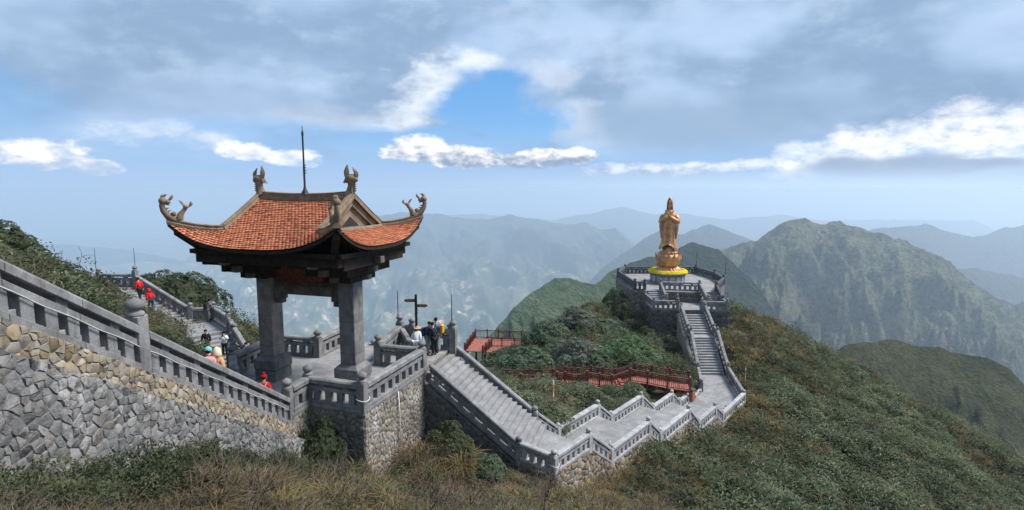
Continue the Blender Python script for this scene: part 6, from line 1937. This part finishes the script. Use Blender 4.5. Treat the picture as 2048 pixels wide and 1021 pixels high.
def trunk_mesh(seed):
    m = MB(); r_ = random.Random(seed)
    for k in range(4):
        a = k * 1.57 + r_.uniform(-0.4, 0.4)
        m.tube([(0.03 * math.cos(a), 0.03 * math.sin(a), -0.15), (0.14 * math.cos(a), 0.14 * math.sin(a), 0.15), (0.38 * math.cos(a), 0.38 * math.sin(a), 0.42)], [0.045, 0.035, 0.015], 6)
    return m.mesh('trunk', 'bark', smooth=180)
CROWN = {}
for mt in ('rhodo_leaf', 'rhodo_bright', 'rhodo_grey', 'shrub_leaf'):
    CROWN[mt] = [bush_mesh(400 + 7 * i + len(mt), mt) for i in range(2)]
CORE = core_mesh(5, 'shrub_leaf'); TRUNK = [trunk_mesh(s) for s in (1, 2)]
def bush(x, y, r_, h, mt, lab, dz=0.0, k=0, name='bush'):
    z = gz(x, y) + dz - 0.1 * h
    t = thing(name, lab, 'bush', (x, y, z), 'rounded bushes')
    ro = random.Random(int(x * 37 + y * 11)).uniform(0, 6.28)
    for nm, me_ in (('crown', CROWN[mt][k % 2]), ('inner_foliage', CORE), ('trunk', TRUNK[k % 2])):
        place(nm, me_, t, (x, y, z), (0, 0, ro), (r_, r_, h))
bush(11.2, 52.0, 3.9, 3.9, 'rhodo_bright', 'largest bright green dome bush, beside the statue stair wall')
bush(6.6, 52.5, 3.4, 3.9, 'rhodo_grey', 'grey green dome bush left of the largest bright one', k=1)
bush(8.6, 50.2, 2.2, 2.3, 'rhodo_leaf', 'smaller green bush in front between the two big domes')
bush(1.4, 52.0, 3.5, 3.6, 'rhodo_leaf', 'wide dark green bush above the left end of the boardwalk', k=1)
bush(-2.0, 51.0, 2.6, 2.6, 'rhodo_grey', 'grey green bush just right of the main stair rail')
bush(4.2, 59.0, 3.2, 3.8, 'rhodo_leaf', 'dark bush on the skyline right of the red deck')
bush(7.6, 61.5, 2.8, 3.2, 'rhodo_grey', 'dull grey bush on the skyline in the middle of the hill', k=1)
bush(10.4, 60.2, 2.6, 2.8, 'rhodo_leaf', 'green bush high on the hill left of the dark rock wall')
bush(12.6, 59.2, 1.9, 2.0, 'rhodo_bright', 'small bright green bush below the platform wall', k=1)
bush(13.4, 65.6, 1.6, 3.4, 'shrub_leaf', 'dark thin bush against the left platform wall')
bush(13.2, 69.4, 1.9, 4.0, 'rhodo_leaf', 'tall green bush hiding the left flank of the platform wall')
bush(15.2, 60.4, 1.5, 2.6, 'shrub_leaf', 'dark bush at the left foot of the forecourt wall', k=1)
bush(17.0, 59.6, 1.1, 1.9, 'rhodo_leaf', 'small green bush in front of the forecourt wall')
bush(14.4, 56.0, 2.2, 2.4, 'shrub_leaf', 'dark bush in the shade beside the stair side wall', k=1)
bush(4.4, 55.4, 2.3, 2.6, 'rhodo_leaf', 'middling green bush in the centre of the hill')
bush(-1.2, 57.0, 2.2, 2.4, 'rhodo_leaf', 'low bush below the viewing deck', k=1)
bush(-20.2, 21.0, 1.7, 1.7, 'shrub_leaf', 'dark bush at the very left edge on the hilltop')
bush(-18.2, 21.5, 1.2, 1.2, 'shrub_leaf', 'second dark bush from the left edge on the hilltop', k=1)
bush(-19.8, 25.0, 1.4, 1.3, 'shrub_leaf', 'dark bush on the slope below the hilltop, left of the rods')
bush(-31.0, 47.5, 3.2, 3.6, 'shrub_leaf', 'big dark rounded bush behind the far left stair rail', k=1)
bush(-27.6, 46.0, 3.2, 4.4, 'shrub_leaf', 'biggest dark bush on the skyline left of the pavilion column')
bush(-22.6, 34.2, 1.7, 2.3, 'shrub_leaf', 'dark bush in front of the far stair landing', k=1)
bush(-20.6, 31.4, 1.5, 1.9, 'shrub_leaf', 'dark bush in the middle of the left hillside')
bush(-17.6, 38.6, 1.5, 3.0, 'shrub_leaf', 'dark bush just left of the left gate column')
bush(-7.4, 20.1, 1.15, 2.5, 'shrub_leaf', 'dark hanging bush below the terrace front balustrade', k=1)
bush(-6.2, 19.8, 0.8, 1.2, 'shrub_leaf', 'small dark bush at the foot of the terrace corner wall')
bush(-2.9, 23.7, 1.35, 2.3, 'shrub_leaf', 'dark bush under the main stair wall', k=1)
bush(-1.1, 23.2, 1.0, 1.6, 'rhodo_leaf', 'green bush under the lower part of the main stair')
bush(5.2, 24.2, 1.1, 1.2, 'rhodo_leaf', 'green bush below the second landing of the stepped walk', k=1)
bush(8.2, 27.0, 1.1, 1.2, 'rhodo_leaf', 'green bush below the third landing of the stepped walk')
bush(38.5, 61.0, 2.0, 1.9, 'rhodo_leaf', 'lone bush on the right skyline of the near slope', k=1)
bush(33.5, 63.5, 1.6, 1.6, 'shrub_leaf', 'small dark bush on the skyline right of the forecourt')

# ------------------------------------------------------------------ people
def skin_obj(name, joints, edges, mat, parent, root=0, sub=1):
    me = bpy.data.meshes.new(name)
    base = WL[parent]
    names = list(joints)
    idx = {n: i for i, n in enumerate(names)}
    me.from_pydata([Vector(joints[n][0]) - base for n in names], [(idx[a], idx[b]) for a, b in edges], [])
    me.materials.append(MAT[mat])
    o = place(name, me, parent, base)
    md = o.modifiers.new('skin', 'SKIN'); md.use_smooth_shade = True
    for n, i in idx.items():
        d = me.skin_vertices[0].data[i]
        r_ = joints[n][1]
        d.radius = (r_, r_) if not isinstance(r_, tuple) else r_
        d.use_root = (i == root)
    sb = o.modifiers.new('smooth', 'SUBSURF'); sb.levels = sub; sb.render_levels = sub
    return o

def person(label, x, y, z, face, h=1.68, top='red_cloth', legs='black_cloth', hair='hair', hat=None, pose='stand', lean=0.0, pack=None, group='visitors', extra=None, step=0.0, scarf=None):
    """face: plan angle the person looks along"""
    t = thing('person', label, 'person', (x, y, z), group)
    f = Vector((math.cos(face), math.sin(face), 0)); r = Vector((f.y, -f.x, 0))
    k = h / 1.70
    def J(fw, rt, up): # forward, right, up; upper body leans about the hips
        if up > 0.92 and lean:
            dz = up - 0.92
            fw, up = fw * math.cos(lean) + dz * math.sin(lean), 0.92 + dz * math.cos(lean) - fw * math.sin(lean)
        return Vector((x, y, z)) + f * (fw * k) + r * (rt * k) + Vector((0, 0, up * k))
    j = {}
    j['pelvis'] = (J(0, 0, 0.94), 0.105); j['waist'] = (J(0.01, 0, 1.08), 0.115); j['chest'] = (J(0.01, 0, 1.28), 0.135); j['neck'] = (J(0.0, 0, 1.44), 0.055); j['head0'] = (J(0.02, 0, 1.53), 0.075); j['head1'] = (J(0.02, 0, 1.63), 0.088)
    E = [('pelvis', 'waist'), ('waist', 'chest'), ('chest', 'neck'), ('neck', 'head0'), ('head0', 'head1')]
    arms = {
        'stand': ((0.0, 0.25, 1.12), (0.08, 0.25, 0.88)),
        'phone': ((0.04, 0.24, 1.12), (0.30, 0.10, 1.16)),
        'photo': ((0.16, 0.24, 1.26), (0.26, 0.08, 1.50)),
        'up': ((0.05, 0.34, 1.46), (0.12, 0.44, 1.62)),
        'rail': ((0.20, 0.22, 1.16), (0.44, 0.14, 1.08)),
    }[pose]
    for s, nm in ((1, 'R'), (-1, 'L')):
        el, wr = arms
        j['sh' + nm] = (J(0.0, s * 0.17, 1.39), 0.062); j['el' + nm] = (J(el[0], s * el[1], el[2]), 0.045); j['wr' + nm] = (J(wr[0], s * wr[1], wr[2]), 0.030)
        E += [('chest', 'sh' + nm), ('sh' + nm, 'el' + nm), ('el' + nm, 'wr' + nm)]
        dv = (j['wr' + nm][0] - j['el' + nm][0]).normalized()
        sd = dv.cross(Vector((0, 0, 1)));  sd = sd.normalized() if sd.length > 0.1 else r
        j['palm' + nm] = (j['wr' + nm][0] + dv * 0.06 * k, 0.030); E.append(('wr' + nm, 'palm' + nm))
        for q in range(4):
            a = j['palm' + nm][0] + dv * (0.05 * k) + sd * ((q - 1.5) * 0.02 * k)
            b = a + dv * ((0.06 - 0.006 * abs(q - 1.3)) * k) - Vector((0, 0, 0.015))
            j['f%d%s' % (q, nm)] = (a, 0.010); j['t%d%s' % (q, nm)] = (b, 0.008)
            E += [('palm' + nm, 'f%d%s' % (q, nm)), ('f%d%s' % (q, nm), 't%d%s' % (q, nm))]
        j['th' + nm] = (j['wr' + nm][0] + dv * 0.05 * k + sd * (0.045 * s * k), 0.010); E.append(('wr' + nm, 'th' + nm))
        ph = step * s
        j['hip' + nm] = (J(0, s * 0.095, 0.88), 0.092); j['knee' + nm] = (J(0.03 + ph * 0.5, s * 0.10, 0.49 + 0.05 * max(0, ph)), 0.060); j['ank' + nm] = (J(-0.02 + ph, s * 0.10, 0.09 + 0.16 * max(0, ph)), 0.042); j['toe' + nm] = (J(0.14 + ph, s * 0.115, 0.035 + 0.16 * max(0, ph)), 0.038)
        E += [('pelvis', 'hip' + nm), ('hip' + nm, 'knee' + nm), ('knee' + nm, 'ank' + nm), ('ank' + nm, 'toe' + nm)]
    skin_obj('body', j, E, 'skin', t)
    def sub(keys, infl):
        return {n: (j[n][0], j[n][1] + infl) for n in keys}
    jk = ['pelvis', 'waist', 'chest', 'neck', 'shR', 'elR', 'wrR', 'shL', 'elL', 'wrL']
    d = sub(jk, 0.032); d['pelvis'] = (J(0, 0, 0.90), 0.165); d['waist'] = (j['waist'][0], 0.155); d['neck'] = (j['chest'][0].lerp(j['neck'][0], 0.8), 0.075)
    skin_obj('jacket', d, [e for e in E if e[0] in jk and e[1] in jk], top, t)
    lk = ['pelvis', 'hipR', 'kneeR', 'ankR', 'hipL', 'kneeL', 'ankL']
    lg = sub(lk, 0.024); lg['pelvis'] = (j['pelvis'][0], 0.14)
    skin_obj('trousers', lg, [e for e in E if e[0] in lk and e[1] in lk], legs, t)
    for nm in 'RL':
        sk = {'a': (j['ank' + nm][0] - Vector((0, 0, 0.03)), 0.055), 'b': (j['toe' + nm][0], 0.05)}
        skin_obj('shoe', sk, [('a', 'b')], 'shoe', t)
    hd = j['head1'][0]
    # face: nose, eyes, mouth, ears
    m = MB()
    m.tube([hd + f * 0.085 * k + Vector((0, 0, 0.0)), hd + f * 0.115 * k - Vector((0, 0, 0.035))], [0.010, 0.016], 6)
    for s in (-1, 1): ball(m, hd + r * (0.088 * s * k) - Vector((0, 0, 0.02)), 0.018, 0.018, 0.03, 5)
    m.obj('nose_and_ears', 'skin', t, smooth=180)
    m = MB()
    for s in (-1, 1): ball(m, hd + f * (0.082 * k) + r * (0.033 * s * k) + Vector((0, 0, 0.005)), 0.010, 0.010, 0.008, 5)
    ball(m, hd + f * (0.080 * k) - Vector((0, 0, 0.062)), 0.016, 0.016, 0.006, 5)
    m.obj('eyes_and_mouth', 'hair', t)
    m = MB()
    ball(m, hd + Vector((0, 0, 0.035 * k)) - f * 0.018 * k, 0.104 * k, 0.104 * k, 0.098 * k, 8)
    m.v = [p if (Vector(p) - hd).dot(f) < 0.05 * k else tuple(Vector(p) - f * 0.035 * k + Vector((0, 0, 0.02))) for p in m.v]
    m.obj('hair', hair, t, smooth=180)
    if hat:
        m = MB()
        ball(m, hd + Vector((0, 0, 0.055 * k)), 0.118 * k, 0.118 * k, 0.115 * k, 8)
        m.obj('hat', hat[0], t, smooth=180)
        if hat[1] == 'pom':
            m = MB(); ball(m, hd + Vector((0, 0, 0.19 * k)), 0.055, 0.055, 0.05, 6); m.obj('pompom', hat[0], t, smooth=180)
        if hat[1] == 'hood':
            m = MB(); m.tube([hd + Vector((0, 0, -0.14)), hd + Vector((0, 0, -0.04)) - f * 0.02, hd + Vector((0, 0, 0.07)), hd + Vector((0, 0, 0.17)) - f * 0.02], [0.15, 0.135, 0.12, 0.03], 12); m.obj('hood', hat[0], t, smooth=180)
        if hat[1] == 'brim':
            m = MB(); m.lathe([(0.10 * k, 0.02), (0.22 * k, 0.0), (0.22 * k, 0.012), (0.11 * k, 0.05)], hd + Vector((0, 0, 0.03)), 16); m.obj('brim', hat[0], t, smooth=60)
        if hat[1] == 'peak':
            m = MB(); m.tube([hd + f * 0.09 * k + Vector((0, 0, 0.05)), hd + f * 0.19 * k + Vector((0, 0, 0.03))], [0.07, 0.05], 8, flat=(1.0, 0.15)); m.obj('peak', hat[0], t, smooth=180)
    if pack:
        c = j['chest'][0].lerp(j['waist'][0], 0.35) - f * 0.24 * k
        m = MB(); m.obox(c, r, f, 0.15 * k, 0.085 * k, c.z - 0.24 * k, c.z + 0.20 * k)
        b = m.obj('backpack', pack, t, bevel=0.05)
        m = MB()
        for s in (-1, 1):
            m.tube([c + r * (0.10 * s) + f * 0.06 + Vector((0, 0, 0.18)), j['sh' + ('R' if s > 0 else 'L')][0] + Vector((0, 0, 0.085)) - r * (0.05 * s), j['chest'][0] + f * 0.19 + r * (0.11 * s), c + r * (0.12 * s) + f * 0.10 - Vector((0, 0, 0.18))], 0.022, 6)
        m.obj('strap', 'khaki' if pack == 'orange_cloth' else pack, t)
    if scarf:
        m = MB(); n0 = j['neck'][0] - Vector((0, 0, 0.03))
        m.tube([n0 + f * (0.10 * math.cos(a)) + r * (0.10 * math.sin(a)) for a in lin(0, 2 * math.pi, 13)], 0.045, 8); m.obj('scarf', scarf, t, smooth=180)
    if extra == 'bag':
        w = j['wrR'][0]
        m = MB(); m.obox(w, r, f, 0.05, 0.16, w.z - 0.45, w.z - 0.10); b = m.obj('bag', 'teal_cloth', t, bevel=0.03)
        MB().tube([w + f * 0.08 - Vector((0, 0, 0.1)), w - Vector((0, 0, 0.0)), w - f * 0.08 - Vector((0, 0, 0.1))], 0.012, 5).obj('bag_handle', 'teal_cloth', t)
    if extra == 'phone':
        w = (j['palmR'][0] + j['palmL'][0]) / 2 + f * 0.08
        m = MB(); m.obox(w, r, f, 0.04, 0.006, w.z - 0.06, w.z + 0.08); m.obj('phone', 'iron', t)
    return t
A90 = math.pi / 2
person('person in red coat and red bobble hat with orange backpack behind the near balustrade', -9.35, 19.95, ZT - 0.093, A90 * 1.1, 1.66, 'red_cloth', 'jeans', 'hair', ('red_knit', 'pom'), 'stand', 0.12, 'orange_cloth')
person('person in pink jacket and pale teal cap on the near left stair', -9.50, 16.65, -6.61, A90 * 1.15, 1.62, 'pink_cloth', 'black_cloth', 'hair', ('teal_cloth', 'peak'), 'stand', 0.15)
person('person in tan coat with cream hood on the near left stair', -9.33, 16.8, -6.61, A90 * 0.9, 1.56, 'tan_cloth', 'black_cloth', 'hair', ('cream_cloth', 'hood'), 'stand', 0.1, None)
person('person in red jacket climbing the far left stair, upper of two', -27.9, 40.6, -8.35, math.radians(160), 1.72, 'red_cloth', 'black_cloth', 'hair', None, 'stand', 0.12, None, step=0.16)
person('person in red jacket with teal bag on the far left stair, lower of two', -26.6, 39.8, -9.0, math.radians(160), 1.66, 'red_cloth', 'navy', 'hair', ('red_cloth', 'hood'), 'stand', 0.14, None, extra='bag', step=-0.14)
person('person in grey with dark backpack leaning on the far landing balustrade', -22.75, 40.25, -9.9, math.radians(60), 1.74, 'grey_cloth', 'grey_cloth', 'hair', None, 'rail', 0.35, 'black_cloth')
person('person in white shirt raising a camera on the steps left of the gate', -18.9, 35.2, -11.0, math.radians(-75), 1.66, 'white_cloth', 'black_cloth', 'hair', None, 'photo', 0.0, None, extra='phone')
person('dark haired person in black low on the steps left of the gate', -20.15, 35.3, -10.85, math.radians(-60), 1.64, 'black_cloth', 'black_cloth', 'hair', None, 'stand', 0.1)
person('person in black jacket with both arms raised behind the left gate column', -16.75, 33.7, -11.3, math.radians(-80), 1.66, 'black_cloth', 'black_cloth', 'hair', None, 'up', 0.0, None, scarf='white_cloth')
person('person in white wrap and straw hat beside the signpost', -4.95, 27.6, ZT, math.radians(80), 1.50, 'white_cloth', 'white_cloth', 'hair', ('khaki', 'brim'), 'stand', 0.45)
person('man in navy jacket and grey trousers, left of the three by the signpost', -4.42, 28.0, ZT, math.radians(-15), 1.70, 'navy', 'grey_trousers', 'hair', None, 'phone', 0.18, 'navy')
person('man in black jacket and black trousers, front of the three by the signpost', -4.02, 27.75, ZT, math.radians(140), 1.70, 'black_cloth', 'black_cloth', 'hair', None, 'phone', 0.2, None, extra='phone')
person('man in blue and yellow jacket with dark backpack by the signpost', -3.86, 28.25, ZT, math.radians(175), 1.84, 'blue_cloth', 'grey_trousers', 'hair', None, 'phone', 0.2, 'yellow_cloth')
